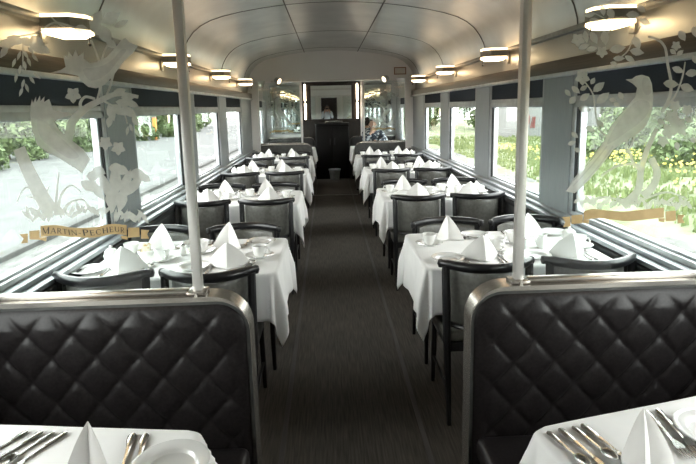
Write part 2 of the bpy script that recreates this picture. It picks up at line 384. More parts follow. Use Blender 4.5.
# ------------------------------------------------------------------ benches and screens
EX = .392
def outline(s, zt=.905, rad=.115, z0=.05, inset=0.):
    """aisle-side outline from the wall along the top, round the corner, down"""
    pts = [(s * (WX - .05), zt - inset)]
    e = EX + inset; zt -= inset; rr = max(rad - inset, .02)
    for q in range(9):
        a = q / 8 * PI / 2
        pts.append((s * (e + rr - rr * math.sin(a)), zt - rr + rr * math.cos(a)))
    pts.append((s * e, z0))
    return pts
def bench(s, y, face, label, quilt=True):
    """back panel centred on y; face=-1: sitter looks to -Y"""
    t = thing('banquette_bench', label, 'bench', (0, 0, 0), 0, 'banquette benches at the screens and end wall')
    yb, yf = y + .034 * -face, y - .036 * -face
    pts = outline(s)
    poly = [(p[0], p[1] - .004) for p in pts] + [(s * (WX - .05), .05)]
    bm = NB(); prism(bm, poly, 'y', min(yb, yf), max(yb, yf)); obj('back_panel', bm, 'partition_grey', t)
    # metal trim following the outline
    bm = NB(); o2 = outline(s, .92, .13, .05, -.001); w0, w1 = y - .047, y + .042; prev = None
    i2 = outline(s, .905, .115, .05, .001)
    for a, b in zip(o2, i2):
        q = [bm.verts.new((a[0], w0, a[1])), bm.verts.new((a[0], w1, a[1])), bm.verts.new((b[0], w1, b[1])), bm.verts.new((b[0], w0, b[1]))]
        if prev:
            for j in range(4): bm.faces.new((prev[j], prev[(j + 1) % 4], q[(j + 1) % 4], q[j]))
        else: bm.faces.new(q)
        prev = q
    bm.faces.new(prev); obj('metal_trim', bm, 'champagne_steel', t, True)
    # upholstered back
    bm = NB(); step = .0075 if quilt else .03
    nx = int((WX - .05 - EX - .02) / step); nz = int(.82 / step); grid = []
    rr = .10; ex = EX + .016; zt = .890
    for i in range(nx + 1):
        row = []
        for j in range(nz + 1):
            X = ex + (WX - .05 - ex) * i / nx; Z = .07 + (zt - .07) * j / nz
            # corner clamp
            if X < ex + rr and Z > zt - rr:
                dx, dz = ex + rr - X, Z - (zt - rr); m_ = max(dx, dz); L = math.hypot(dx, dz)
                if L > 0: X = ex + rr - dx * m_ / L; Z = zt - rr + dz * m_ / L
            edge = min(X - ex, zt - Z, 1.)
            if X < ex + rr and Z > zt - rr: edge = rr - math.hypot(ex + rr - X, Z - (zt - rr))
            ef = min(1., max(0., edge) / .05); roll = math.sqrt(max(0, 1 - (1 - ef) ** 2))
            h = .012 * roll
            if quilt:
                a, b = (X - .02) / .152, (Z - .03) / .172
                u, v = PI * (a + b), PI * (a - b)
                pf = abs(math.sin(u)) * abs(math.sin(v)); pf = .55 * pf ** .5 + .45 * (1 - math.exp(-9 * pf))
                h += (.015 * pf) * min(1., max(0, edge - .012) / .05)
            row.append(bm.verts.new((s * X, yf + face * (h + .002), Z)))
        grid.append(row)
    for i in range(nx):
        for j in range(nz): bm.faces.new((grid[i][j], grid[i + 1][j], grid[i + 1][j + 1], grid[i][j + 1]))
    o = obj('back_cushion', bm, 'leather_black' if quilt else 'vinyl_dark', t, 'all')
    # seat
    a, b = sorted((yf + face * .02, yf + face * .47))
    x0, x1 = sorted((s * (EX + .02), s * (WX - .06)))
    bm = NB(); bx(bm, x0, x1, a, b, .27, .36, .03, 4); obj('seat_cushion', bm, 'leather_black', t, True)
    bm = NB(); bx(bm, x0 + .01, x1 - .01, a + .02, b - .02, .0, .27, .005); obj('seat_base', bm, 'black_cabinet', t, True)
    return t
for s in (-1, 1):
    bench(s, NEARY, -1, 'black diamond-quilted leather bench in front of the %s glass' % SIDE[s])
    bench(s, FARY, 1, 'far bench whose grey back closes the %s side rows' % SIDE[s], False)
    b_ = bench(s, ENDY - .12, -1, 'bench against the far end wall on the %s side' % SIDE[s], False)

# --- drawing on the glass: positions measured on the pane (px of a tracing -> metres across / up the pane)
f_, PP = 520., (348., 192.)
a_ = Vector((327 - PP[0], 108 - PP[1], f_)).normalized(); d_ = Vector((420 - PP[0], 3420 - PP[1], f_)); d_ = (d_ - a_ * a_.dot(d_)).normalized()
r_ = d_.cross(a_)
if r_.x < 0: r_ = -r_
CAM = Vector((-.10, 0, 1.56))
def on_pane(px, py):
    v = Vector((px - PP[0], py - PP[1], f_)); w = Vector((v.dot(r_), v.dot(a_), -v.dot(d_)))
    t = (NEARY - CAM.y) / w.y
    return (CAM.x + w.x * t, CAM.z + w.z * t)
def spline(pts, closed=True, n=4):
    out = []; N = len(pts)
    rng = range(N) if closed else range(N - 1)
    for i in rng:
        if closed: p = [Vector(pts[(i + k) % N]) for k in (-1, 0, 1, 2)]
        else: p = [Vector(pts[max(0, min(N - 1, i + k))]) for k in (-1, 0, 1, 2)]
        for q in range(n):
            t = q / n
            out.append(.5 * (2 * p[1] + (p[2] - p[0]) * t + (2 * p[0] - 5 * p[1] + 4 * p[2] - p[3]) * t * t + (3 * p[1] - p[0] - 3 * p[2] + p[3]) * t ** 3))
    if not closed: out.append(Vector(pts[-1]))
    return out
def flat_poly(bm, pts, y, smooth=True, px=True):
    P = spline(pts) if smooth else [Vector(p) for p in pts]
    P = [Vector((*on_pane(p[0], p[1]), 0)) if px else Vector((p[0], p[1], 0)) for p in P]
    vs = [bm.verts.new((p.x, y, p.y)) for p in P]
    for tri in tessellate_polygon([P]):
        try: bm.faces.new([vs[i] for i in tri])
        except ValueError: pass
def stroke(bm, pts, w0, w1, y):
    P = spline(pts, False, 5); L, Rr = [], []
    for i, p in enumerate(P):
        d = (P[min(i + 1, len(P) - 1)] - P[max(0, i - 1)]); d = d.normalized() if d.length else Vector((1, 0)); n = Vector((-d.y, d.x))
        w = w0 + (w1 - w0) * i / (len(P) - 1)
        L.append(p + n * w / 2); Rr.append(p - n * w / 2)
    for i in range(len(P) - 1):
        q = [bm.verts.new((*[on_pane(*v)[0]], y, on_pane(*v)[1])) for v in (L[i], L[i + 1], Rr[i + 1], Rr[i])]
        bm.faces.new(q)
def leaf(bm, x, y, ang, ln, wd, yy, base=True):
    a = R(ang); pts = []
    for t, w in ((0, 0), (.2, .7), (.45, 1), (.7, .75), (1, 0), (.7, -.75), (.45, -1), (.2, -.7)):
        u, v = (t - .5) * ln, w * wd / 2
        pts.append((x + u * math.cos(a) - v * math.sin(a), y + u * math.sin(a) + v * math.cos(a)))
    flat_poly(bm, pts, yy, False)
def blossom(bm, x, y, r, yy, n=5):
    for k in range(n):
        a = 2 * PI * k / n + .3; leaf(bm, x + r * .55 * math.cos(a), y + r * .55 * math.sin(a), math.degrees(a), r * 1.05, r * .85, yy)
YS = NEARY - .006
def screen(s, label):
    t = thing('glass_screen', label, 'glass screen', (0, 0, 0), 0, 'etched glass screens')
    x0, x1 = sorted((s * .575, s * (WX - .06)))
    bm = NB(); bx(bm, x0, x1, NEARY - .004, NEARY + .004, .935, HEADER_Z - .04); obj('glass_pane', bm, 'screen_glass', t)
    bm = NB(); bx(bm, s * .575 - .016, s * .575 + .016, NEARY - .016, NEARY + .016, .93, HEADER_Z - .036, .004); obj('post', bm, 'post_metal', t, True)
    bm = NB(); bx(bm, s * .575 - .034, s * .575 + .034, NEARY - .036, NEARY + .03, .921, .935, .004); lathe(bm, [(0, .012), (.006, .010), (.007, 0)], (s * .575, NEARY - .04, .921), 10); obj('post_foot', bm, 'champagne_steel', t, True)
    bm = NB(); bx(bm, min(s * .61, s * 1.39), max(s * .61, s * 1.39), NEARY - .02, NEARY + .02, .921, .937, .003); obj('glazing_channel', bm, 'champagne_steel', t, True)
    return t
# kingfisher screen
ks = screen(-1, 'clear glass screen etched with crested birds above a lettered gold ribbon')
bm = NB()
flat_poly(bm, [(51, 73), (62, 70), (66.5, 67), (65, 60), (64, 55), (68.5, 58.5), (69.5, 51.5), (73.5, 57), (76.5, 50), (79, 56.5), (84.5, 52.5), (84.5, 59), (91, 63.5), (98, 62), (107, 57.5), (115, 49), (121.5, 41), (126, 38), (130, 42.5), (138.5, 46), (134, 53), (125, 61), (119, 69), (113, 77), (105, 85), (97, 88.5), (89, 87), (83, 82), (79, 76), (73, 74.5), (65, 73)], YS, False)
stroke(bm, [(102, 85), (100, 92), (98, 99)], 2.6, 1.8, YS); stroke(bm, [(114, 74), (111, 86), (107, 96)], 2.6, 1.8, YS)
obj('etched_bird', bm, 'etched', ks); bm = NB()
flat_poly(bm, [(31.5, 106), (33, 99), (34, 103), (37, 96.5), (37.5, 102), (41, 95.5), (41.5, 101), (45.5, 96.5), (45, 102), (50, 99), (52, 104), (54, 110), (63, 112), (70, 112), (73, 115), (62, 118), (55, 121), (60, 130), (70, 138), (85, 150), (91, 159), (83, 173), (76, 168), (60, 158), (48, 152), (38, 145), (33, 130), (31, 115)], YS, False)
obj('etched_bird', bm, 'etched', ks)
bm = NB()
flat_poly(bm, [(84, 70), (92, 68), (103, 66), (113, 60), (122, 50), (127, 51), (118, 62), (110, 72), (100, 79), (90, 80)], YS - .001)
obj('etched_wing', bm, 'etched_dense', ks); bm = NB()
flat_poly(bm, [(38, 120), (48, 122), (58, 134), (70, 145), (80, 156), (70, 158), (54, 148), (42, 138)], YS - .001)
obj('etched_wing', bm, 'etched_dense', ks)
bm = NB()
stroke(bm, [(62, 150), (70, 136), (73, 122), (86, 109), (100, 101), (118, 94), (139, 97)], 11, 3.5, YS)
stroke(bm, [(84, 112), (81, 104), (86, 97), (96, 99)], 3.5, 2.5, YS)
stroke(bm, [(100, 99), (114, 106), (124, 112), (128, 124)], 2, 1.2, YS)
stroke(bm, [(0, 42), (18, 37), (38, 33), (55, 23), (75, 28), (84, 33)], 1.6, 2.2, YS)
stroke(bm, [(50, 15), (57, 22), (66, 28)], 1.4, 1.8, YS); stroke(bm, [(92, 40), (96, 50), (100, 62)], 1.6, 2.2, YS); stroke(bm, [(110, 42), (105, 52), (102, 62)], 1.4, 2, YS)
stroke(bm, [(24, 45), (24, 60), (24, 72)], 1, .8, YS)
for x, y, a, l, w in ((83, 31, 20, 18, 12), (97, 20, -60, 22, 13), (112, 18, -30, 22, 13), (106, 35, 60, 22, 13), (99, 30, 20, 18, 12), (122, 24, -25, 16, 7), (112, 44, 40, 14, 8),
                      (38, 45, 60, 22, 15), (46, 50, 30, 14, 8), (8, 44, 170, 20, 10), (16, 40, 200, 18, 10), (5, 52, 120, 14, 7), (28, 42, 20, 16, 9),
                      (112, 113, 70, 18, 9), (119, 110, 40, 17, 9), (130, 112, 35, 18, 9), (136, 121, 60, 12, 6), (124, 103, 10, 16, 8), (110, 122, 100, 12, 7), (133, 104, 20, 14, 7), (120, 92, -20, 15, 8), (128, 98, 5, 13, 6)):
    leaf(bm, x, y, a, l, w, YS)
for x, y, a in ((20, 56, 110), (27, 55, 60), (32, 51, 50), (15, 63, 110), (21, 70, 100), (26, 66, 80), (30, 62, 70), (36, 58, 50), (17, 78, 100), (24, 84, 105), (28, 88, 70), (33, 80, 55), (38, 76, 40), (22, 92, 110), (128, 131, 100), (132, 128, 70), (138, 133, 60)):
    leaf(bm, x, y, a, 10, 3.4, YS)
for x, y, r in ((74, 95, 8), (119, 148, 7), (106, 143, 7)): blossom(bm, x, y, r, YS)
# reeds, stump and flowers
stroke(bm, [(20, 148), (30, 172), (42, 195), (52, 212)], 12, 16, YS)
for p in ([(50, 215), (40, 196), (27, 187), (18, 202)], [(52, 215), (40, 200), (28, 196)], [(56, 215), (58, 190), (60, 172)], [(58, 215), (62, 195), (72, 185), (82, 192)], [(62, 214), (70, 203), (82, 199), (88, 203)], [(44, 216), (32, 208), (26, 214)], [(48, 216), (46, 200), (50, 186)]): stroke(bm, p, 3.4, .8, YS)
for x, y, a, l, w in ((98, 190, 55, 26, 9), (106, 186, 70, 30, 10), (116, 182, 90, 34, 12), (126, 184, 110, 32, 10), (134, 186, 130, 28, 10), (90, 186, 30, 20, 11), (94, 176, 0, 14, 11), (100, 171, 20, 14, 11), (117, 168, 0, 16, 11), (123, 170, 20, 14, 10), (138, 174, 0, 16, 12), (146, 178, 30, 12, 8), (112, 200, 80, 24, 12), (122, 200, 100, 24, 12)):
    leaf(bm, x, y, a, l, w, YS)
rl = random.Random(4)
for q in range(46):
    x = 26 + q * 2.65; leaf(bm, x, 216 + rl.uniform(-4, 3) - 5 * math.sin((x - 26) / 38), rl.uniform(-140, -40), rl.uniform(8, 15), rl.uniform(2.5, 4.5), YS)
obj('etched_foliage', bm, 'etched', ks)
def banner(parent, main_t, main_b, tails, z):
    bm = NB(); T = spline(main_t, False, 5); B = spline(main_b, False, 5); prev = None
    for a, b in zip(T, B):
        q = (bm.verts.new((on_pane(*a)[0], z, on_pane(*a)[1])), bm.verts.new((on_pane(*b)[0], z, on_pane(*b)[1])))
        if prev: bm.faces.new((prev[0], q[0], q[1], prev[1]))
        prev = q
    for p in tails: flat_poly(bm, p, z, False)
    g = bmesh.ops.extrude_face_region(bm, geom=list(bm.faces))
    for v in [e for e in g['geom'] if isinstance(e, bmesh.types.BMVert)]: v.co.y -= .0012
    return obj('ribbon_banner', bm, 'banner_gold', parent)
MT = [(42, 225.4), (58, 224.6), (74, 227.2), (94, 226.8), (113, 223.4), (127.6, 224.7)]; MB_ = [(42, 236.4), (58, 234.8), (76, 236.6), (96, 236.8), (114, 233.4), (127.6, 234.8)]
kb = banner(ks, MT, MB_, [[(30.7, 230.5), (41, 229.5), (41, 239), (47, 241), (41, 238), (31, 238.8)][:3] + [(31, 238.8)], [(41, 237), (48, 236.6), (47.5, 240.5), (41, 239)], [(21, 233.7), (29.2, 233), (29.2, 242), (22.5, 242.8), (25.2, 238)],
      [(129, 227.2), (140, 226.8), (140.6, 236.2), (129, 237)], [(122, 235), (128.4, 236), (128.4, 239), (122.5, 238)], [(142, 229), (150, 229.8), (148, 233.5), (149.8, 238), (142, 238)]], YS - .002)
# lettering, glyph by glyph along the ribbon
txt = 'MARTIN-PECHEUR'
Tm = spline(MT, False, 8); Bm = spline(MB_, False, 8)
def glyph_mesh(ch):
    """roman capital, unit height: quads for thick and thin strokes with slab serifs; returns (list of polygons, width)"""
    T, N, S = .15, .07, .045; Q = []
    def line(x0, y0, x1, y1, w): Q.append([(x0 - w / 2, y0), (x0 + w / 2, y0), (x1 + w / 2, y1), (x1 - w / 2, y1)])
    def bar(x0, x1, y, w=None):
        w = w or N; Q.append([(x0, y - w / 2), (x1, y - w / 2), (x1, y + w / 2), (x0, y + w / 2)])
    def serif(x, y): y = y + (S / 2 if y < .5 else -S / 2); bar(x - .13, x + .13, y, S)
    def bowl(cx, cy, rx, ry, a0, a1, k=14):
        for i in range(k):
            p, q = R(a0 + (a1 - a0) * i / k), R(a0 + (a1 - a0) * (i + 1) / k)
            wp, wq = N / 2 + (T - N) / 2 * abs(math.cos(p)), N / 2 + (T - N) / 2 * abs(math.cos(q))
            Q.append([(cx + (rx - wp) * math.cos(p), cy + (ry - N / 2) * math.sin(p)), (cx + (rx + wp) * math.cos(p), cy + (ry + N / 2) * math.sin(p)), (cx + (rx + wq) * math.cos(q), cy + (ry + N / 2) * math.sin(q)), (cx + (rx - wq) * math.cos(q), cy + (ry - N / 2) * math.sin(q))])
    w = .8
    if ch == 'M': w = 1.05; line(.14, 0, .14, 1, N); line(.14, 1, .52, .08, T); line(.52, .08, .90, 1, N); line(.90, 0, .90, 1, T); serif(.14, 0); serif(.90, 0); serif(.10, 1); serif(.94, 1)
    elif ch == 'A': w = .9; line(.10, 0, .44, 1, N); line(.80, 0, .46, 1, T); bar(.24, .66, .33); serif(.10, 0); serif(.80, 0)
    elif ch in 'PR':
        w = .72 if ch == 'P' else .86; line(.18, 0, .18, 1, T); bar(.18, .42, .96); bar(.18, .42, .48); bowl(.42, .72, .22, .24, -90, 90); serif(.18, 0); serif(.15, 1)
        if ch == 'R': line(.76, 0, .40, .48, T); bar(.70, .86, S / 2, S)
    elif ch == 'T': w = .8; line(.40, 0, .40, 1, T); bar(.04, .76, .96); line(.06, .8, .06, 1, S); line(.74, .8, .74, 1, S); serif(.40, 0)
    elif ch == 'I': w = .36; line(.18, 0, .18, 1, T); serif(.18, 0); serif(.18, 1)
    elif ch == 'N': w = .95; line(.15, 0, .15, 1, N); line(.15, 1, .80, .02, T); line(.80, 0, .80, 1, N); serif(.15, 0); serif(.12, 1); serif(.80, 1)
    elif ch == '-': w = .45; bar(.06, .38, .42, .09)
    elif ch == 'E': w = .74; line(.18, 0, .18, 1, T); bar(.18, .66, .96); bar(.18, .54, .52); bar(.18, .68, .04); line(.66, .78, .66, .98, S); line(.68, .02, .68, .24, S); line(.54, .42, .54, .62, S); serif(.16, 0); serif(.16, 1)
    elif ch == 'C': w = .86; bowl(.48, .5, .36, .48, 45, 315, 22); line(.76, .68, .76, .94, S)
    elif ch == 'H': w = .95; line(.18, 0, .18, 1, T); line(.78, 0, .78, 1, T); bar(.18, .78, .52); [serif(x, y) for x in (.18, .78) for y in (0, 1)]
    elif ch == 'U': w = .92; line(.18, .35, .18, 1, T); line(.76, .35, .76, 1, N); bowl(.47, .36, .29, .33, 180, 360); serif(.18, 1); serif(.76, 1)
    return Q, w
BIG = (0, 7); tot = sum(glyph_mesh(c)[1] * (1.22 if i in BIG else 1.) + .14 for i, c in enumerate(txt)); cur = 0.
bm = NB()
def along(t):
    t = max(0., min(1., t)); x = t * (len(Tm) - 1); i = min(int(x), len(Tm) - 2); q = x - i
    c = lambda A: A[i] * (1 - q) + A[i + 1] * q
    return c(Tm), c(Bm)
for i, c in enumerate(txt):
    Q, w = glyph_mesh(c); k_ = 1.22 if i in BIG else 1.
    for qd in Q:
        vs = []
        for (gx, gy) in qd:
            t0 = .035 + .93 * (cur + gx * k_) / tot; top, bot = along(t0); g = .22 + gy * (.62 if i in BIG else .52)
            pv = on_pane(*(bot * (1 - g) + top * g)); vs.append(bm.verts.new((pv[0], YS - .0042, pv[1])))
        bm.faces.new(vs)
    cur += w * k_ + .14
obj('lettering', bm, 'ink', kb)

# long-tailed bird screen
ls = screen(1, 'clear glass screen etched with one long-tailed bird above a blank gold ribbon')
bm = NB()
flat_poly(bm, [(624.5, 79.5), (631, 79), (635, 76), (641, 74.8), (648, 77), (651, 84), (652.3, 98), (651, 111), (646, 124.5), (637, 134), (625, 141), (613, 149), (600, 166), (588, 180), (574, 193), (564.7, 191), (575, 178), (592, 158), (604, 139), (609, 128), (617, 117), (626, 107), (634, 97), (636, 88), (632, 84)], YS, False)
stroke(bm, [(634, 134), (630, 146), (624, 152)], 2.2, 1.6, YS); stroke(bm, [(626, 140), (625, 150), (632, 156)], 2.2, 1.4, YS)
obj('etched_bird', bm, 'etched', ls)
bm = NB()
flat_poly(bm, [(640, 100), (648, 103), (647, 113), (638, 123), (624, 133), (611, 142), (606, 143), (613, 128), (624, 112), (633, 103)], YS - .001)
flat_poly(bm, [(642, 78), (648, 80), (650, 92), (645, 95), (641, 88)], YS - .001)
for p in ([(606, 146), (590, 166), (572, 186)], [(612, 146), (596, 168), (578, 188)], [(602, 144), (586, 163), (569, 184)]): stroke(bm, p, 1.6, 1.0, YS - .001)
obj('etched_wing', bm, 'etched_dense', ls)
bm = NB()
stroke(bm, [(647, 37), (657, 40), (664, 48), (666.5, 64), (670, 84), (668, 98), (661, 112)], 2.4, 3.4, YS)
stroke(bm, [(684, 62), (681, 78), (674, 96), (664, 108)], 1.4, 2.4, YS)
stroke(bm, [(584, 82), (592, 94), (594, 108), (598, 128), (606, 136)], 1.4, 2.0, YS)
stroke(bm, [(640, 26), (632, 40), (626, 52), (616, 60)], 1.2, 1.4, YS); stroke(bm, [(590, 12), (602, 18), (612, 26), (600, 40)], 1.2, 1.2, YS)
stroke(bm, [(656, 128), (646, 150), (640, 170), (637, 190), (622, 206)], 4, 9, YS)
stroke(bm, [(600, 176), (616, 166), (634, 164), (642, 170)], 2, 3, YS); stroke(bm, [(628, 150), (632, 162), (640, 172)], 2.4, 3.2, YS)
stroke(bm, [(650, 158), (656, 172), (652, 186), (642, 196)], 7, 8, YS)
rl = random.Random(8); stroke(bm, [(640, 200), (665, 192), (685, 198)], 2.5, 1.5, YS); stroke(bm, [(580, 203), (605, 197), (630, 204)], 2.5, 1.5, YS)
for q in range(44):
    x = 576 + q * 2.6; leaf(bm, x, 203 + rl.uniform(-4, 3), rl.uniform(-150, -30), rl.uniform(7, 13), rl.uniform(2.5, 4.5), YS)
for x, y, a, l, w in ((589, 15, -10, 12, 6), (602, 11, 80, 11, 6), (610, 14, 70, 13, 8), (594, 21, 10, 12, 6), (632, 15, 0, 14, 8), (640, 9, 40, 12, 7), (644, 22, 20, 12, 7),
                      (585, 37, 80, 13, 6), (593, 38, 60, 14, 8), (604, 38, 85, 15, 9), (583, 47, -20, 12, 6), (591, 49, -10, 12, 6), (616.6, 49, -10, 17, 9), (636, 43, 70, 15, 8), (636, 52, 10, 15, 8), (618, 58.6, 0, 12, 6), (629, 59, 30, 12, 6), (613, 64, 20, 8, 5),
                      (681, 36, 60, 12, 8), (694, 32, 80, 12, 8), (672, 52, 40, 8, 5), (679, 53, -40, 9, 5), (677, 70, 20, 13, 7), (691, 73, -10, 14, 8), (670, 84, 5, 16, 9), (686, 88, 20, 15, 9), (694, 60, 60, 10, 6),
                      (575, 90, 40, 11, 6), (584, 97, -35, 12, 7), (598, 87, -40, 15, 8), (602, 98, -40, 17, 9), (572, 100, -50, 10, 7), (567, 93, 50, 9, 5), (583, 88, -30, 9, 5), (592, 81, -60, 8, 5), (620, 96, 60, 9, 6), (612, 100, 10, 8, 5), (616, 105, 30, 8, 5),
                      (584, 109, 10, 13, 8), (589, 129, 20, 12, 6), (574, 135, 40, 9, 5), (571, 143, -20, 9, 5), (577, 150, 20, 8, 5), (600, 124, 50, 9, 5),
                      (688, 120, 30, 10, 6), (682, 132, 60, 9, 6), (693, 140, 10, 10, 6), (660, 122, 30, 9, 6), (676, 146, 80, 9, 6)):
    leaf(bm, x, y, a, l, w, YS)
for x, y, r in ((577, 40, 7), (601, 52, 6), (581.5, 77.6, 7.5), (675, 46, 5), (671, 117, 8), (678, 126, 8), (668, 131, 8), (674, 106, 6), (686, 110, 6), (662, 141, 6)): blossom(bm, x, y, r, YS)
obj('etched_foliage', bm, 'etched', ls)
banner(ls, [(582.6, 210.7), (592, 208.5), (607, 210), (622.5, 211), (642, 209), (662.4, 207.2)], [(582.6, 219.7), (594.5, 217.8), (609.6, 219), (624.7, 220.6), (642, 219.3), (662.4, 217)],
       [[(570.3, 215), (581.5, 214), (581.5, 222.5), (570.3, 223.6)], [(582, 219.8), (588, 219.3), (587.4, 223), (582, 222.5)], [(561, 216.5), (569.2, 216), (569.2, 226), (562, 226.6), (564.3, 221.5)],
        [(664, 211), (674, 210), (674.7, 220), (664, 221)], [(657, 218), (663, 217.4), (663, 221.6), (657.4, 221)], [(676, 214.4), (683, 214.4), (680.7, 218), (682.8, 222.3), (676, 223)]], YS - .002)
# far pair of screens: the same panes turned to face the end booth
dup(ks, (0, NEARY + FARY, 0), PI, 'far etched glass screen behind whose pane the dark-haired man sits', 'etched glass screens')
dup(ls, (0, NEARY + FARY, 0), PI, 'far etched glass screen in front of the empty end booth', 'etched glass screens')

# ------------------------------------------------------------------ chairs
def mk_chair():      # sitter faces +Y, back at y=-.21
    t = thing('dining_chair', '', 'chair')
    bm = NB(); bx(bm, -.215, .215, -.185, .215, .41, .465, .022, 4); obj('seat', bm, 'pad_vinyl', t, True)
    bm = NB(); bx(bm, -.205, .205, -.19, .205, .365, .41, .006); obj('seat_frame', bm, 'black_lacquer', t, True)
    for sx in (-1, 1):
        bm = NB(); tube(bm, [(sx * .19, .185, .40), (sx * .192, .19, .2), (sx * .195, .20, 0)], [.017, .015, .012], 8); obj('leg', bm, 'black_lacquer', t, True)
        bm = NB(); tube(bm, [(sx * .20, -.225, 0), (sx * .20, -.195, .2), (sx * .205, -.185, .42), (sx * .204, -.165, .6), (sx * .206, -.146, .79)], [.012, .016, .019, .021, .020], 8); obj('leg', bm, 'black_lacquer', t, True)
    def arc(u): return -.255 + .12 * u * u
    # curved pad
    bm = NB(); n = 14; rows = []
    zs = [.50, .505, .52, .60, .70, .755, .77, .775]; th = [.004, .012, .018, .022, .022, .018, .012, .004]
    for z, h in zip(zs, th):
        ring = []
        for k in range(n + 1):
            u = -1 + 2 * k / n; e = min(1, (1 - abs(u)) * 6 + .25); ring.append(bm.verts.new((u * .180, arc(u) + .012 + h * e + .006 * (.775 - z) / .27, z)))
        for k in range(n, -1, -1):
            u = -1 + 2 * k / n; e = min(1, (1 - abs(u)) * 6 + .25); ring.append(bm.verts.new((u * .180, arc(u) + .012 - h * .7 * e + .006 * (.775 - z) / .27, z)))
        rows.append(ring)
    for a, b in zip(rows, rows[1:]):
        for k in range(len(a)): bm.faces.new((a[k], a[(k + 1) % len(a)], b[(k + 1) % len(a)], b[k]))
    bm.faces.new(rows[0]); bm.faces.new(rows[-1]); obj('backrest', bm, 'pad_vinyl', t, True)
    bm = NB(); P = []
    for k in range(17):
        u = -1 + 2 * k / 16; P.append((u * .224, arc(u) + .012, .800))
    tube(bm, P, [.014] + [.019] * 15 + [.014], 10, flat=1.25)
    for sx in (-1, 1): lathe(bm, [(0, -.022), (.012, -.018), (.018, 0), (.014, .018), (0, .024)], (sx * .224, arc(1) + .014, .797), 10)
    obj('top_rail', bm, 'black_lacquer', t, True)
    bm = NB(); tube(bm, [(u * .205, arc(u) + .01, .492) for u in [-1 + .25 * k for k in range(9)]], .012, 8); obj('lower_rail', bm, 'black_lacquer', t, True)
    for sx in (-1, 1):
        bm = NB(); tube(bm, [(sx * .194, .19, .16), (sx * .199, -.195, .16)], .008, 6); obj('stretcher', bm, 'black_lacquer', t, True)
    return t
chair = Maker(mk_chair)

# ------------------------------------------------------------------ table, cloth
AX, AY = .485, .355
def mk_table():
    t = thing('dining_table', '', 'table')
    c = .04; hx, hy = AX - .004, AY - .004
    pts = [(sx * (hx - c) + c * math.cos(R(a_ + q * 15)), sy * (hy - c) + c * math.sin(R(a_ + q * 15))) for sx, sy, a_ in ((1, 1, 0), (-1, 1, 90), (-1, -1, 180), (1, -1, 270)) for q in range(7)]
    bm = NB(); prism(bm, pts, 'z', .726, .7495); obj('tabletop', bm, 'dark_wood', t)
    bm = NB(); lathe(bm, [(.028, .03), (.028, .66), (.075, .726)], n=16); obj('pedestal', bm, 'black_lacquer', t, True)
    bm = NB(); lathe(bm, [(.078, 0), (.078, .014), (.06, .024), (.03, .035)], n=24); obj('foot', bm, 'black_lacquer', t, True)
    return t
table = Maker(mk_table)
def cloth_bm(side, seed, AX=AX):
    """side: +1 table whose wall is at +x. Long drops on the aisle side and both ends."""
    rnd = random.Random(seed); ph = [rnd.uniform(0, 6.28) for _ in range(8)]
    dW, dA, dE = .04, .29, .25
    n = .0165; zt = .7545; rc = .035
    def axis(h, lo, hi):
        k_ = int(2 * (h - rc) / .04); inner = [-(h - rc) + 2 * (h - rc) * i / k_ for i in range(k_ + 1)]
        rim = [.006, .012, .018, .024, .030, .035, .040, .046, .053, .062]
        def out(d):
            m_ = max(1, int((d - .027) / n)); return [r_ for r_ in rim if r_ < rc + d] + [.062 + (d + rc - .062) * (i + 1) / m_ for i in range(m_)]
        return [-(h - rc) - q for q in reversed(out(lo))] + inner + [(h - rc) + q for q in out(hi)]
    us = axis(AX, dA, dW); vs_ = axis(AY, dE, dE)
    bm = NB(); G = []
    rr = .014
    for u in us:
        row = []
        for v in vs_:
            qu, qv = max(-AX + rc, min(AX - rc, u)), max(-AY + rc, min(AY - rc, v)); eu, ev = u - qu, v - qv; L = math.hypot(eu, ev); e = max(0., L - rc)
            cu, cv = (qu + eu / L * rc, qv + ev / L * rc) if L > rc else (u, v)
            x, y, z = cu, cv, zt + .0015 * math.sin(u * 9 + ph[0]) * math.sin(v * 11 + ph[1]) * (1 if e == 0 else 0)
            if e > 0:
                du, dv = eu / L, ev / L
                corner = min(abs(du), abs(dv)) * 1.414
                th = min(e / rr, PI / 2); out = rr * math.sin(th); dn = rr * (1 - math.cos(th)) + max(0, e - rr * PI / 2)
                s_ = (v if abs(du) > abs(dv) else u)
                rip = (.010 * math.sin(s_ * 17 + ph[2]) + .007 * math.sin(s_ * 31 + ph[3])) * min(1, e / .25)
                fold = corner * (.045 * math.sin(5 * math.atan2(dv, du) + ph[4]) + .02) * min(1, e / .2)
                out += .05 * e + max(-.004, rip * (1 - corner)) + fold + .02 * corner * e
                slant = math.cos(th)
                x += du * out; y += dv * out; z -= dn * (1 - .015 * corner)
            row.append(bm.verts.new((x * side, y, z)))
        G.append(row)
    for i in range(len(us) - 1):
        for j in range(len(vs_) - 1): bm.faces.new((G[i][j], G[i + 1][j], G[i + 1][j + 1], G[i][j + 1]))
    return bm
def cloth(side, loc, rz, label, seed, ax=AX):
    o = obj('tablecloth', cloth_bm(side, seed, ax), 'linen', None, 'all'); o.location = loc; o.rotation_euler = (0, 0, rz)
    sm = o.modifiers.new('thick', 'SOLIDIFY'); sm.thickness = .0012; sm.offset = 1
    return tag(o, label, 'tablecloth', 'white tablecloths')

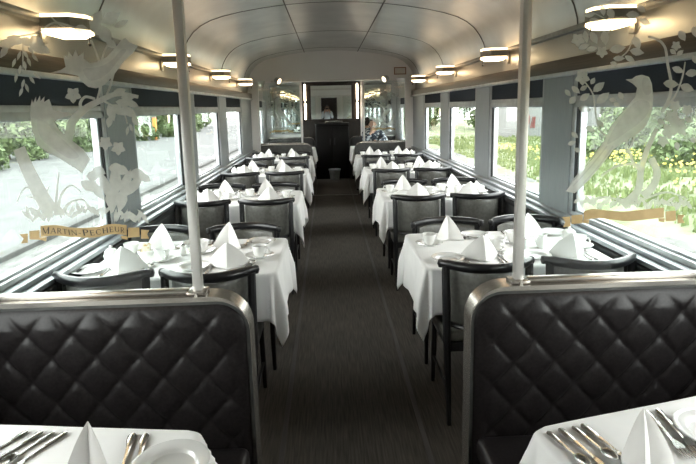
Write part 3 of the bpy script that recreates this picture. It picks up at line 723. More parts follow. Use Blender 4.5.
# ------------------------------------------------------------------ tableware
def mk_napkin():
    bm = NB(); h = .148; prev = None; n = 10
    def side(p, q, k, bow): return [(p[0] + (q[0] - p[0]) * t / k + bow[0] * math.sin(PI * t / k), p[1] + (q[1] - p[1]) * t / k + bow[1] * math.sin(PI * t / k)) for t in range(k)]
    F, L_, B_, R_ = (.0, -.062), (-.09, .042), (0, .016), (.09, .042)
    base = side(F, L_, 6, (-.006, -.006)) + side(L_, B_, 4, (0, .006)) + side(B_, R_, 4, (0, .006)) + side(R_, F, 6, (.006, -.006))
    for i in range(n + 1):
        t = i / n; k = (1 - t ** 1.15) ** .78 if t < 1 else .03; lean = .012 * t * t
        q = [bm.verts.new((p[0] * k, p[1] * k + .004 - lean, h * t)) for p in base]
        if prev:
            for j in range(len(q)): bm.faces.new((prev[j], prev[(j + 1) % len(q)], q[(j + 1) % len(q)], q[j]))
        prev = q
    bm.faces.new(prev)
    o = obj('napkin', bm, 'napkin_linen', None, True); o['category'] = 'napkin'
    sm = o.modifiers.new('thick', 'SOLIDIFY'); sm.thickness = .002
    return o
napkin = Maker(mk_napkin)
def mk_cup():
    t = thing('teacup', '', 'cup')
    bm = NB(); lathe(bm, [(0, .003), (.021, .003), (.023, 0), (.025, .003), (.032, .018), (.040, .040), (.0425, .062), (.041, .062), (.038, .040), (.028, .014), (0, .008)], n=24); obj('cup_body', bm, 'porcelain', t, True)
    bm = NB(); tube(bm, [(.039, 0, .052), (.056, 0, .054), (.064, 0, .040), (.056, 0, .024), (.034, 0, .020)], .0038, 8, flat=1.4); obj('handle', bm, 'porcelain', t, True)
    return t
cup = Maker(mk_cup)
def mk_saucer():
    bm = NB(); lathe(bm, [(0, .002), (.036, .0), (.040, .003), (.068, .012), (.078, .017), (.079, .0185), (.067, .0155), (.040, .0075), (.036, .0045), (0, .0045)], n=32)
    o = obj('saucer', bm, 'porcelain', None, True); o['category'] = 'saucer'; return o
saucer = Maker(mk_saucer)
def mk_plate():
    bm = NB(); lathe(bm, [(0, .002), (.050, 0), (.054, .003), (.062, .011), (.086, .0165), (.088, .0185), (.085, .0195), (.061, .015), (.0585, .0135), (.054, .0065), (.048, .005), (0, .005)], n=40)
    o = obj('bread_plate', bm, 'porcelain', None, True); o['category'] = 'plate'; return o
plate = Maker(mk_plate)
def cut_handle(bm, L, h0=.0035):
    # flat waisted handle from y=-L to 0
    prof = [(-L, .0055, .0022), (-L + .008, .0105, .003), (-L + .03, .0095, .003), (-L + .06, .0055, .0028), (-.02, .0035, .0028), (0, .0045, .0025)]
    prev = None
    for y, w, h in prof:
        q = [bm.verts.new((sx * w, y, h0 + sz * h)) for sx, sz in ((-1, 0), (-.6, 1), (.6, 1), (1, 0), (.6, -1), (-.6, -1))]
        if prev:
            for j in range(6): bm.faces.new((prev[j], prev[(j + 1) % 6], q[(j + 1) % 6], q[j]))
        else: bm.faces.new(q)
        prev = q
    bm.faces.new(prev)
def flat_slab(bm, pts, z0, z1, zf=None):
    A = [bm.verts.new((p[0], p[1], z0 + (zf(p) if zf else 0))) for p in pts]; B = [bm.verts.new((p[0], p[1], z1 + (zf(p) if zf else 0))) for p in pts]
    n = len(pts)
    for k in range(n): bm.faces.new((A[k], A[(k + 1) % n], B[(k + 1) % n], B[k]))
    bm.faces.new(A); bm.faces.new(B)
def mk_fork():
    t = thing('fork', '', 'fork'); bm = NB(); cut_handle(bm, .125); obj('handle', bm, 'silver', t, True)
    bm = NB(); flat_slab(bm, [(-.004, -.004), (-.011, .012), (-.012, .028), (.012, .028), (.011, .012), (.004, -.004)], .004, .0065)
    for x in (-.0105, -.0035, .0035, .0105): tube(bm, [(x, .026, .0052), (x, .045, .004), (x, .066, .009)], [.0022, .0018, .0009], 5)
    obj('tines', bm, 'silver', t, True); return t
def mk_spoon():
    t = thing('spoon', '', 'spoon'); bm = NB(); cut_handle(bm, .125); obj('handle', bm, 'silver', t, True)
    bm = NB(); G = []
    for i in range(7):
        r = i / 6; G.append([bm.verts.new((.019 * r * math.cos(a) * (1 - .12 * math.sin(a)), .026 + .029 * r * math.sin(a), .0035 + .006 * r * r)) for a in [2 * PI * k / 18 for k in range(18)]])
    for a, b in zip(G, G[1:]):
        for k in range(18): bm.faces.new((a[k], a[(k + 1) % 18], b[(k + 1) % 18], b[k]))
    bmesh.ops.remove_doubles(bm, verts=bm.verts, dist=1e-5)
    o = obj('bowl', bm, 'silver', t, True); sm = o.modifiers.new('thick', 'SOLIDIFY'); sm.thickness = .0012; return t
def mk_knife():
    t = thing('knife', '', 'knife'); bm = NB(); cut_handle(bm, .115, .004); obj('handle', bm, 'silver', t, True)
    bm = NB(); flat_slab(bm, [(-.006, -.004), (-.0075, .02), (-.0095, .07), (-.008, .1), (.001, .118), (.006, .112), (.0068, .05), (.005, -.004)], .0022, .0038); obj('blade', bm, 'silver', t, True); return t
fork, spoon, knife = Maker(mk_fork), Maker(mk_spoon), Maker(mk_knife)
def mk_sugar():
    t = thing('sugar_pot', '', 'pot')
    bm = NB(); lathe(bm, [(0, 0), (.028, 0), (.040, .018), (.043, .036), (.036, .052), (.034, .054), (0, .05)], n=24); obj('pot_body', bm, 'porcelain', t, True)
    bm = NB(); lathe(bm, [(.038, .052), (.034, .062), (.02, .072), (.007, .076), (.010, .083), (.006, .09), (0, .091)], n=24); obj('lid', bm, 'porcelain', t, True)
    return t
def mk_creamer():
    t = thing('cream_jug', '', 'jug')
    bm = NB(); lathe(bm, [(0, 0), (.026, 0), (.034, .02), (.030, .05), (.024, .066), (.029, .080), (.026, .080), (.021, .066), (0, .06)], n=22); obj('jug_body', bm, 'porcelain', t, True)
    bm = NB(); tube(bm, [(-.026, 0, .07), (-.048, 0, .066), (-.052, 0, .045), (-.034, 0, .022)], .0035, 7); obj('handle', bm, 'porcelain', t, True)
    return t
def mk_shaker():
    t = thing('salt_shaker', '', 'shaker')
    bm = NB(); lathe(bm, [(0, 0), (.018, 0), (.016, .04), (.013, .05)], n=16); obj('shaker_body', bm, 'porcelain', t, True)
    bm = NB(); lathe(bm, [(.014, .05), (.014, .058), (.008, .065), (0, .066)], n=16); obj('cap', bm, 'silver', t, True)
    return t
sugar, creamer, shaker = Maker(mk_sugar), Maker(mk_creamer), Maker(mk_shaker)
def mk_packets():
    t = thing('sugar_packet_bowl', '', 'bowl')
    bm = NB(); lathe(bm, [(0, 0), (.03, 0), (.045, .03), (.048, .045), (.045, .045), (.04, .028), (0, .006)], n=20); obj('bowl_body', bm, 'porcelain', t, True)
    for i in range(6):
        bm = NB(); bx(bm, -.022, .022, -.0015, .0015, -.03, .03, .001); bmesh.ops.rotate(bm, verts=bm.verts, cent=(0, 0, 0), matrix=Matrix.Rotation(.25 * (i - 2.5), 3, 'X') @ Matrix.Rotation(.1 * (i % 3), 3, 'Y'))
        bmesh.ops.translate(bm, verts=bm.verts, vec=(.002 * (i % 2), -.022 + .009 * i, .05)); obj('sugar_packet', bm, 'sugar_paper', t)
    return t
packets = Maker(mk_packets)

TZ = .7565
def setting(tc, trz, x, end, where, group_row, cutlery, heavy=False, seed=0):
    """tc table centre, x position along the edge, end=+1 sitter at the far edge (looks to -Y), -1 at the near edge"""
    rnd = random.Random(seed * 31 + int(x * 100) + end * 7)
    M = Matrix.Translation(Vector(tc)) @ Matrix.Rotation(trz, 4, 'Z')
    rot = PI if end > 0 else 0.
    def P(r, f):   # r: sitter's right, f: toward table middle
        loc = M @ (Vector((x, end * AY, 0)) + (Vector((-r, -f, 0)) if end > 0 else Vector((r, f, 0))))
        return (loc.x, loc.y, TZ)
    j = lambda a: rnd.uniform(-a, a)
    lab = lambda s_: ('%s %s' % (s_, where))
    o = napkin(P(0 + j(.012), (.165 if end > 0 else .125) + j(.012)), trz + rot + j(.3), lab('white folded napkin standing'), 'standing napkins')
    if end < 0: o.scale = (1.25, 1.05, .88)
    cx, cy, cz = P(.135, .285)
    if not heavy:
        saucer((cx, cy, TZ), 0, lab('white saucer under the cup'), 'saucers'); cup((cx, cy, TZ + .006), trz + rot - .9 + j(.5), lab('white teacup on its saucer'), 'teacups')
    else:
        cx, cy, cz = P(.14, .33); saucer((cx, cy, TZ), 0, lab('white saucer under the cup'), 'saucers'); cup((cx, cy, TZ + .006), trz + rot - .9, lab('white teacup on its saucer'), 'teacups')
    plate(P(-.185, .115 if not heavy else .135), 0, lab('white side plate'), 'side plates')
    if cutlery:
        fork(P(-.095, .145), trz + rot + j(.05), lab('silver fork beside the side plate'), 'forks')
        knife(P(.085, .135), trz + rot + j(.05), lab('silver knife beside the napkin'), 'knives')
        spoon(P(.112, .145), trz + rot + j(.05), lab('silver spoon beside the knife'), 'spoons')
def dress(s, i, tc, trz, tname, cut):
    for end, en in ((1, 'far'), (-1, 'near')):
        for xx, sn in (({(1, 1): -.26, (-1, 1): .16, (1, -1): -.17, (-1, -1): .24}[s, end], 'aisle'), (s * (.235 if end > 0 else .29), 'window')):
            setting(tc, trz, xx, end, 'at %s %s place, %s' % (en, sn, tname), i, cut, seed=i * 5 + s)
for i, y in enumerate(ROWC):
    for s in (-1, 1):
        tn = '%s table past %s screen' % (ORD[i], SIDE[s]); tc = (s * .868, y, 0)
        table(tc, 0, 'black pedestal dining table under white cloth, %s' % tn, 'dining tables')
        cloth(s, tc, 0, 'white cloth over the %s' % tn, 10 * i + s)
        for end, en in ((1, 'far'), (-1, 'near')):
            for xx, sn in (((.69, .655)[end > 0] if s < 0 and i == 0 else .635 if s < 0 else .66, 'aisle'), (1.19 if s < 0 and i == 0 else 1.172, 'window')):
                chair((s * xx, y + end * .30, 0), PI if end > 0 else 0., 'black and grey chair, %s %s seat of %s' % (en, sn, tn), 'dining chairs')
        dress(s, i, tc, 0, tn, i < 2)
        c = Vector(tc)
        sugar((c.x + s * .43, c.y + s * .06, TZ), 0, 'round white lidded pot by the window on the %s' % tn, 'lidded pots')
        if s > 0 or i: creamer((c.x + (.22 if s > 0 else -.262), c.y + (-.06 if s > 0 else 0), TZ), .4, 'small white jug beside the lidded pot on the %s' % tn, 'cream jugs')
        shaker((c.x + (.12 if s > 0 else -.07), c.y + (-.06 if s > 0 else .03), TZ), 0, 'small white shaker at the middle of the %s' % tn, 'shakers')
packets((-1.133, ROWC[0], TZ), .3, 'white bowl of paper sugar packets on the first kingfisher-side table', 'sugar bowls')
# near tables (rotated a little, as they stand) and end tables
NT = {-1: ((-.915, .92, 0), R(-7)), 1: ((.895, .915, 0), R(12.5))}
for s in (-1, 1):
    tc, rz = NT[s]; tn = 'near end table below %s screen' % SIDE[s]
    tt = table(tc, rz, 'dining table under white cloth, %s' % tn, 'dining tables'); tt.scale = (.87, 1, 1)
    cloth(s, tc, rz, 'white cloth over the %s' % tn, 77 + s, .425)
    w_ = 'on %s' % tn; M = Matrix.Translation(Vector(tc)) @ Matrix.Rotation(rz, 4, 'Z')
    def PW(r, f):
        l = M @ Vector((-s * .225 - r, AY - f, 0)); return (l.x, l.y, TZ)
    napkin(PW(.075 if s > 0 else -.04, .20), rz + PI + .25, 'white folded napkin standing %s' % w_, 'standing napkins').scale = (.68, .9, 1.)
    plate(PW(-.19, .145), 0, 'white side plate %s' % w_, 'side plates')
    for k_, r in enumerate((-.075, -.108)): fork(PW(r, .14), rz + PI - .3 * s, ('silver fork nearer the plate %s' if k_ else 'silver fork nearer the napkin %s') % w_, 'forks')
    for k_, r in enumerate((.05, .115)): knife(PW(r + (.03 if s > 0 else .12), .135), rz + PI + (.05 if s > 0 else -.3), ('silver knife farther from the napkin %s' if k_ else 'silver knife beside the napkin %s') % w_, 'knives')
    for k_, r in enumerate((.078, .15)): spoon(PW(r + (.03 if s > 0 else .12), .118), rz + PI + (.05 if s > 0 else -.3), ('outermost silver spoon %s' if k_ else 'silver spoon between the knives %s') % w_, 'spoons').scale = (.8, .78, .9)
    x_, y_, z_ = PW(.10, .36)
    saucer((x_, y_, TZ), 0, 'white saucer under the cup %s' % w_, 'saucers'); cup((x_, y_, TZ + .006), .5, 'white teacup on its saucer %s' % w_, 'teacups')
    tc = (s * .868, 10.66, 0); tn = 'end booth %s' % ('where the patterned-shirt person sits' if s > 0 else 'with nobody seated in it')
    table(tc, 0, 'dining table in the %s' % tn, 'dining tables'); cloth(s, tc, 0, 'white cloth hanging from %s' % tn, 177 + s)

# ------------------------------------------------------------------ people
def person(name, label, J, shirt, trous, face_dir, head_tilt, hands=True):
    """J: joint positions; the body is grown as one surface over the joints"""
    t = thing(name, label, 'person', tuple(J['pelvis']))
    org = Vector(J['pelvis'])
    def grow(nm, chains, m, voxel, extra=None):
        me = bpy.data.meshes.new(nm); vs, es, rs, idx = [], [], [], {}
        for ch in chains:
            prev = None
            for p, r in ch:
                key = tuple(round(c, 4) for c in p)
                if key not in idx: idx[key] = len(vs); vs.append(Vector(p) - org); rs.append(r)
                if prev is not None and prev != idx[key]: es.append((prev, idx[key]))
                prev = idx[key]
        # rings swept along every bone, later fused into one skin by the voxel remesh
        bm = NB()
        for a, b in es:
            n = 6; tube(bm, [vs[a].lerp(vs[b], q / n) for q in range(n + 1)], [rs[a] + (rs[b] - rs[a]) * q / n for q in range(n + 1)], 12)
        for v, r in zip(vs, rs): bmesh.ops.create_icosphere(bm, subdivisions=2, radius=r, matrix=Matrix.Translation(v))
        if extra: extra(bm)
        bm.to_mesh(me); bm.free(); me.materials.append(MATS[m])
        o = bpy.data.objects.new(nm, me); COL.objects.link(o)
        rm = o.modifiers.new('r', 'REMESH'); rm.mode = 'VOXEL'; rm.voxel_size = voxel; rm.use_smooth_shade = True
        sm = o.modifiers.new('s', 'SMOOTH'); sm.iterations = 3; sm.factor = .5
        bpy.context.view_layer.update()
        m2 = bpy.data.meshes.new_from_object(o.evaluated_get(bpy.context.evaluated_depsgraph_get())); m2.name = nm
        bpy.data.objects.remove(o)
        for p in m2.polygons: p.use_smooth = True
        o = bpy.data.objects.new(nm, m2); COL.objects.link(o); o.parent = t
        return o
    j = {k_: Vector(v) for k_, v in J.items()}
    H = j['head']; fd = Vector(face_dir).normalized(); up = (Vector((0, 0, 1)) - fd * head_tilt).normalized(); fw = (fd - up * fd.dot(up)).normalized(); sd = fw.cross(up)
    B = Matrix((sd, fw, up)).transposed().to_4x4(); B.translation = H - org
    def head(bm):
        q = bmesh.ops.create_icosphere(bm, subdivisions=4, radius=1.)['verts']
        for v in q:
            c = v.co; x, y, z = c.x * .076, c.y * .093, c.z * .118
            if z < 0: x *= 1 - .28 * (-z / .118) ** 1.3; y = y * (1 - .12 * (-z / .118)) + .012 * (-z / .118)
            for ex_ in (-.031, .031):
                d2 = (x - ex_) ** 2 + (z - .006) ** 2
                if y > 0: y -= .008 * math.exp(-d2 / .00016)
            if y > 0: y += .004 * math.exp(-((z - .028) ** 2) / .0001) * (abs(x) < .05)
            v.co = B @ Vector((x, y, z))
        tube(bm, [B @ Vector(p) for p in ((0, .088, .015), (0, .104, -.012), (0, .110, -.024), (0, .092, -.032))], [.007, .010, .013, .010], 8)
        tube(bm, [B @ Vector(p) for p in ((-.022, .083, -.055), (0, .094, -.055), (.022, .083, -.055))], [.004, .007, .004], 8)
        for s_ in (-1, 1): tube(bm, [B @ Vector(p) for p in ((s_ * .075, -.005, .022), (s_ * .086, -.014, .01), (s_ * .082, -.008, -.012), (s_ * .072, 0, -.03))], [.008, .011, .009, .006], 8)
    hair_up = []
    chains = [[(j['pelvis'], .125), (j['waist'], .115), (j['chest'], .125), (j['neck'], .055), (j['chin'], .05), (j['head'], .06)]]
    for s_ in ('l', 'r'):
        chains.append([(j['chest'], .10), (j['sh_' + s_], .058), (j['el_' + s_], .040), (j['wr_' + s_], .026)])
        chains.append([(j['pelvis'], .11), (j['hip_' + s_], .088), (j['kn_' + s_], .060), (j['an_' + s_], .038), (j['toe_' + s_], .030)])
        w, d = j['wr_' + s_], (j['hand_' + s_] - j['wr_' + s_]).normalized(); side = d.cross(Vector((0, 1, .01))).normalized() if abs(d.y) < .9 else Vector((1, 0, 0)); curl = side.cross(d)
        palm = w + d * .075; chains.append([(w, .024), (w + d * .04, .030), (palm, .030)])
        for q, ln in enumerate((.062, .072, .067, .052)):
            off = side * (-.028 + .0185 * q); b0 = palm + off
            chains.append([(palm, .022), (b0, .0105), (b0 + d * ln * .5 + curl * .008, .0095), (b0 + d * ln * .85 + curl * .03, .008)])
        chains.append([(w + d * .03, .02), (w + d * .05 - side * .042, .012), (w + d * .08 - side * .052 + curl * .02, .010)])
    grow('body', chains, 'skin', .0065, head)
    sh = [[(j['pelvis'] , .142), (j['waist'], .135), (j['chest'], .145), (j['chest'].lerp(j['neck'], .55), .075)]]
    sh.append([(j['chest'], .12), (j['sh_l'], .075), (j['el_l'], .058), (j['el_l'].lerp(j['wr_l'], .7), .043)]); sh.append([(j['chest'], .12), (j['sh_r'], .075), (j['el_r'], .058), (j['el_r'].lerp(j['wr_r'], .7), .043)])
    grow('shirt', sh, shirt, .012)
    tr = [[(j['pelvis'], .145), (j['hip_' + s_], .105), (j['kn_' + s_], .076), (j['an_' + s_] + Vector((0, 0, .04)), .055)] for s_ in 'lr']
    grow('trousers', tr, trous, .014)
    def hair(bm):
        q = bmesh.ops.create_icosphere(bm, subdivisions=4, radius=1.)['verts']; rem = []
        for v in q:
            c = v.co.copy(); x, y, z = c.x * .087, c.y * .104 - .008, c.z * .125 + .008
            k_ = .004 * math.sin(c.x * 23) * math.sin(c.y * 19 + c.z * 11)
            if (y > .035 and z < .052) or z < -.055 or (y > -.01 and z < .02): rem.append(v)
            v.co = B @ Vector((x, y, z)) * 1. + (B.to_3x3() @ c) * k_
        bmesh.ops.delete(bm, geom=rem, context='VERTS')
    bm = NB(); hair(bm); ho = obj('hair', bm, 'hair_dark', t, 'all'); sm = ho.modifiers.new('thick', 'SOLIDIFY'); sm.thickness = .014; sm.offset = -1
    return t
X, Y = .87, 11.27
person('person', 'dark-haired person in a patterned shirt seated behind the far glass, hand at chin', dict(
    pelvis=(X, Y, .60), waist=(X, Y + .0, .74), chest=(X, Y - .03, .93), neck=(X, Y - .07, 1.07), chin=(X, Y - .09, 1.12), head=(X, Y - .11, 1.195),
    sh_l=(X + .17, Y - .04, .99), el_l=(X + .24, Y - .26, .87), wr_l=(X + .08, Y - .42, .835), hand_l=(X - .02, Y - .44, .825),
    sh_r=(X - .17, Y - .04, .99), el_r=(X - .19, Y - .32, .85), wr_r=(X - .07, Y - .27, 1.01), hand_r=(X - .02, Y - .24, 1.07),
    hip_l=(X + .1, Y - .04, .56), kn_l=(X + .11, Y - .44, .53), an_l=(X + .11, Y - .42, .09), toe_l=(X + .11, Y - .55, .04),
    hip_r=(X - .1, Y - .04, .56), kn_r=(X - .11, Y - .44, .53), an_r=(X - .11, Y - .42, .09), toe_r=(X - .11, Y - .55, .04)), 'patterned_shirt', 'trousers', (0, -1, 0), .5)
X, Y = -.10, -.22
person('person', 'person in a pale shirt holding up a camera, seen in the aisle-end mirror', dict(
    pelvis=(X, Y, .92), waist=(X, Y, 1.08), chest=(X, Y, 1.27), neck=(X, Y + .01, 1.42), chin=(X, Y + .02, 1.47), head=(X, Y + .03, 1.56),
    sh_l=(X - .17, Y, 1.35), el_l=(X - .23, Y + .08, 1.14), wr_l=(X - .12, Y + .11, 1.38), hand_l=(X - .09, Y + .13, 1.48),
    sh_r=(X + .17, Y, 1.35), el_r=(X + .23, Y + .08, 1.14), wr_r=(X + .12, Y + .11, 1.38), hand_r=(X + .09, Y + .13, 1.48),
    hip_l=(X - .1, Y, .88), kn_l=(X - .11, Y + .02, .49), an_l=(X - .11, Y, .09), toe_l=(X - .12, Y + .13, .04),
    hip_r=(X + .1, Y, .88), kn_r=(X + .11, Y + .02, .49), an_r=(X + .11, Y, .09), toe_r=(X + .12, Y + .13, .04)), 'white_shirt', 'trousers', (0, 1, 0), .0)
t = thing('camera', 'black camera held at eye height by the person in the pale shirt', 'camera', (X, -.075, 1.54))
bm = NB(); bx(bm, -.065, .065, -.02, .02, -.045, .04, .008); obj('camera_body', bm, 'camera_black', t, True)
bm = NB(); lathe(bm, [(.03, 0), (.03, .03), (.024, .03), (.022, .02), (0, .02)], n=20); bmesh.ops.rotate(bm, verts=bm.verts, cent=(0, 0, 0), matrix=Matrix.Rotation(-PI / 2, 3, 'X')); bmesh.ops.translate(bm, verts=bm.verts, vec=(0, .02, 0)); obj('lens', bm, 'camera_black', t, True)

# ------------------------------------------------------------------ outside
GZ = -1.2
bm = NB(); bx(bm, -9, 7.4, -60, 120, GZ - .3, GZ + .012); struct('ground', bm, 'ballast')
bm = NB(); bx(bm, -160, -6.4, -60, 200, GZ - .25, GZ + .02); struct('ground_lot', bm, 'gravel')
bm = NB(); bx(bm, -6.55, -6.3, -60, 120, GZ - .2, GZ + .12, .02); struct('kerb', bm, 'kerb')
bm = NB(); G = []; rnd = random.Random(3)
def bank(x, y): 
    d = max(0, x - 6); return GZ + .02 + min(1.5, .16 * d ** 1.0) * .55 * max(0, min(1, 1 - (y - 13) / 12)) + .08 * math.sin(x * 1.7 + y * .6) + .06 * math.sin(y * 1.3 - x)
for i in range(60):
    x = 5.0 + i * .6 + (max(0, i - 40) * 4); G.append([bm.verts.new((x, -20 + j * 1.2, bank(x, -20 + j * 1.2))) for j in range(100)])
for i in range(59):
    for j in range(99): bm.faces.new((G[i][j], G[i + 1][j], G[i + 1][j + 1], G[i][j + 1]))
struct('ground_meadow', bm, 'meadow', True)
# grass and flowers nobody could count
bm = NB()
for _ in range(20000):
    x = 7.3 + 16 * rnd.random() ** 1.2; y = -2 + 45 * rnd.random(); z = bank(x, y); h = rnd.uniform(.06, .27); a = rnd.uniform(0, PI); w = rnd.uniform(.02, .08); dx, dy = math.cos(a) * w, math.sin(a) * w; lx, ly = rnd.uniform(-.2, .2) * h, rnd.uniform(-.2, .2) * h
    bm.faces.new([bm.verts.new(p) for p in ((x - dx, y - dy, z), (x + dx, y + dy, z), (x + lx + dx * .3, y + ly + dy * .3, z + h), (x + lx - dx * .3, y + ly - dy * .3, z + h))])
tag(obj('meadow_grass', bm, 'grass_blades', None, False, False), 'pale green meadow grass growing on the bank outside the windows', 'grass', kind='stuff')
bm = NB()
for _ in range(75):
    cx, cy = 9.5 + 9 * rnd.random(), 3 + 26 * rnd.random() ** 1.3
    for __ in range(18):
        x, y = rnd.gauss(cx, .45), rnd.gauss(cy, .6); z = bank(x, y) + rnd.uniform(.2, .5); r = rnd.uniform(.025, .055); n_ = Vector((-1, -1.2, 1)).normalized(); u, w = frame_of(n_)
        bm.faces.new([bm.verts.new(Vector((x, y, z)) + (u * math.cos(q * PI / 3) + w * math.sin(q * PI / 3)) * r) for q in range(6)])
tag(obj('meadow_flowers', bm, 'flower_yellow', None, False, False), 'clusters of small yellow wildflowers in the meadow grass', 'flowers', kind='stuff')
def foliage(n, rx, ry, rz, zc, leafs, seed):
    rnd = random.Random(seed); bm = NB(); cl = []
    for _ in range(26):
        a, b = rnd.uniform(0, 2 * PI), rnd.uniform(-1, 1); r = rnd.uniform(.45, .85); q = math.sqrt(1 - b * b)
        cl.append((rx * r * q * math.cos(a), ry * r * q * math.sin(a), zc + rz * r * b, rnd.uniform(.25, .42)))
    for _ in range(n):
        c = rnd.choice(cl); v = Vector((rnd.gauss(0, 1), rnd.gauss(0, 1), rnd.gauss(0, 1))).normalized(); k_ = rnd.uniform(.75, 1.05) * c[3]
        p = Vector((c[0] + v.x * rx * k_, c[1] + v.y * ry * k_, c[2] + v.z * rz * k_)); nn = (v + Vector((rnd.gauss(0, .5), rnd.gauss(0, .5), rnd.gauss(0, .5)))).normalized(); u, w = frame_of(nn); a = rnd.uniform(0, 6.28); u, w = u * math.cos(a) + w * math.sin(a), w * math.cos(a) - u * math.sin(a); s_ = leafs * rnd.uniform(.6, 1.3)
        bm.faces.new([bm.verts.new(p + d_) for d_ in (-u * s_, w * s_ * .45, u * s_, -w * s_ * .45)])
    return bm
def mk_tree(mt, seed, rx, rz, trunk, n, leafs):
    def f():
        t = thing('tree', '', 'tree')
        obj('crown', foliage(n, rx, rx, rz, trunk + rz * .8, leafs, seed), mt, t, False, False)
        bm = NB(); tube(bm, [(0, 0, -.3), (.05, .05, trunk * .6), (-.05, .1, trunk + rz * .6)], [.16, .12, .05], 8)
        tube(bm, [(0, .05, trunk * .6), (rx * .3, .2, trunk + rz * .5)], [.08, .03], 6); tube(bm, [(0, .05, trunk * .7), (-rx * .35, -.1, trunk + rz * .5)], [.08, .03], 6)
        obj('trunk', bm, 'bark', t, True); return t
    return f
tA, tB = Maker(mk_tree('leaf_dark', 1, 2.6, 3.2, .8, 5200, .22)), Maker(mk_tree('leaf_light', 2, 2.4, 2.6, .5, 5200, .2))
def mk_bush(mt, seed):
    def f():
        t = thing('bush', '', 'bush'); obj('foliage', foliage(3000, 1.15, 1.15, .95, .75, .12, seed), mt, t, False, False)
        bm = NB()
        for a in range(5): tube(bm, [(0, 0, -.1), (.4 * math.cos(a * 1.26), .4 * math.sin(a * 1.26), .8)], [.03, .012], 6)
        obj('stem', bm, 'bark', t, True); return t
    return f
bA, bB = Maker(mk_bush('leaf_light', 5)), Maker(mk_bush('leaf_dark', 6))
rnd = random.Random(12)
for i in range(17):
    y = 14 + i * 4.8; x = -20.2 + rnd.uniform(-.5, .5) - max(0, i - 10) * .25
    (tB if i % 3 else tA)((x, y, GZ), rnd.uniform(0, 6), 'leafy green tree lining the far edge of the gravel lot', 'trees beyond the gravel lot')
for i in range(9):
    bB((-17.6 + rnd.uniform(-.7, .7), 20 + i * 6.3, GZ), rnd.uniform(0, 6), 'low dark green bush at the edge of the gravel lot', 'bushes beyond the gravel lot')
for i in range(15):
    y = 3 + i * 3.9; x = 19 + rnd.uniform(-1, 1) + (i % 2) * 2.4
    if 34 < y < 48: x += 6
    (tB if i % 3 else tA)((x, y, bank(x, y) - .2), rnd.uniform(0, 6), 'leafy tree standing behind the flowering meadow', 'trees behind the meadow')
for x, y in ((11.5, 62), (16.5, 57), (14, 70), (8.6, 66), (20.5, 61), (11, 78), (6, 74)):
    tA((x, y, GZ - .1), rnd.uniform(0, 6), 'leafy tree far ahead beyond the pale shed', 'distant trees past the shed')
for i in range(16):
    y = 4 + i * 2.5 + rnd.uniform(-.6, .6); x = 12.5 + rnd.uniform(-1.5, 3)
    if y > 28: x = 22 + rnd.uniform(-1, 2)
    (bA if i % 2 else bB)((x, y, bank(x, y) - .1), rnd.uniform(0, 6), 'leafy bush growing in the flowering meadow', 'bushes in the meadow')
# pale shed with graffiti, pole and post
t = thing('shed', 'pale flat-roofed shed with graffiti standing past the meadow', 'building', (17.9, 42, GZ))
bm = NB(); bx(bm, -4.2, 4.2, 0, 3, -.6, 3.0); obj('wall', bm, 'shed_wall', t)
bm = NB(); bx(bm, -4.4, 4.4, -.2, 3.2, 3.0, 3.15, .02); obj('roof', bm, 'kerb', t)
bm = NB(); bx(bm, -.6, .5, -.06, 0, -.4, 2.1); obj('door', bm, 'pilaster_paint', t)
bm = NB()
for x, z, w, h in ((-2.6, .9, .5, .8), (-2.0, 1.1, .35, .7), (-1.5, .8, .3, .9)): 
    for q in range(3): tube(bm, [(x + q * .14, -.03, z), (x + w * .5 + q * .1, -.03, z + h), (x + w, -.03, z + .1 * q)], .05, 6)
obj('graffiti', bm, 'graffiti_red', t)
bm = NB()
for x in (1.2, 1.8, 2.5): tube(bm, [(x, -.03, .6), (x + .3, -.03, 1.5), (x + .5, -.03, .7), (x + .1, -.03, 1.1)], .05, 6)
obj('graffiti', bm, 'graffiti_blue', t)
t = thing('utility_pole', 'thin wooden utility pole in front of the trees beyond the lot', 'pole', (-13.2, 48, GZ))
bm = NB(); tube(bm, [(0, 0, -.2), (0, 0, 8)], [.16, .11], 10); obj('shaft', bm, 'bark', t, True)
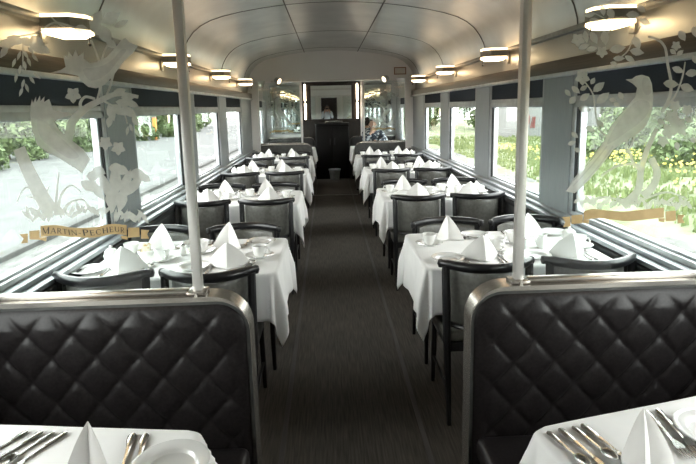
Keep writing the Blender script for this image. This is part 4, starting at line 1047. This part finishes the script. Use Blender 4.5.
bm = NB(); bx(bm, -.9, .9, -.06, .06, 7.2, 7.35); obj('crossarm', bm, 'bark', t)
t = thing('marker_post', 'short orange marker post at the edge of the gravel lot', 'post', (-17, 52, GZ))
bm = NB(); bx(bm, -.16, .16, -.16, .16, 0, 2.2, .03); obj('post_body', bm, 'post_orange', t, True)
bm = NB(); bx(bm, -.18, .18, -.18, .18, 2.2, 2.3, .02); obj('post_cap', bm, 'shed_wall', t, True)

# ------------------------------------------------------------------ light
w = bpy.data.worlds.new('overcast'); SC.world = w; w.use_nodes = True; nt = w.node_tree; bg = nt.nodes['Background']
tc = nt.nodes.new('ShaderNodeTexCoord'); sx = nt.nodes.new('ShaderNodeSeparateXYZ'); cr = nt.nodes.new('ShaderNodeValToRGB')
cr.color_ramp.elements[0].position = 0; cr.color_ramp.elements[0].color = (1., .99, .96, 1); cr.color_ramp.elements[1].position = .8; cr.color_ramp.elements[1].color = (.95, .975, .99, 1)
nt.links.new(tc.outputs['Generated'], sx.inputs[0]); nt.links.new(sx.outputs[2], cr.inputs[0]); nt.links.new(cr.outputs[0], bg.inputs[0]); bg.inputs[1].default_value = 3.1

# ------------------------------------------------------------------ camera
cd = bpy.data.cameras.new('camera'); co = bpy.data.objects.new('view_camera', cd); COL.objects.link(co)
cd.sensor_width = 36; cd.lens = f_ / 696 * 36; cd.shift_y = -40 / 696; cd.clip_start = .02; cd.clip_end = 500
row0 = Vector((r_.x, a_.x, -d_.x)); row1 = Vector((r_.y, a_.y, -d_.y)); row2 = Vector((r_.z, a_.z, -d_.z))
Mx = Matrix((row0, -row1, -row2)).transposed().to_4x4(); Mx.translation = CAM; co.matrix_world = Mx
SC.camera = co
SC.view_settings.view_transform = 'Standard'; SC.view_settings.look = 'None'; SC.view_settings.gamma = 1; SC.view_settings.use_curve_mapping = False
SC.view_settings.exposure = 1.8
SC.cycles.use_denoising = True; SC.cycles.max_bounces = 10; SC.cycles.transparent_max_bounces = 24; SC.cycles.caustics_reflective = False
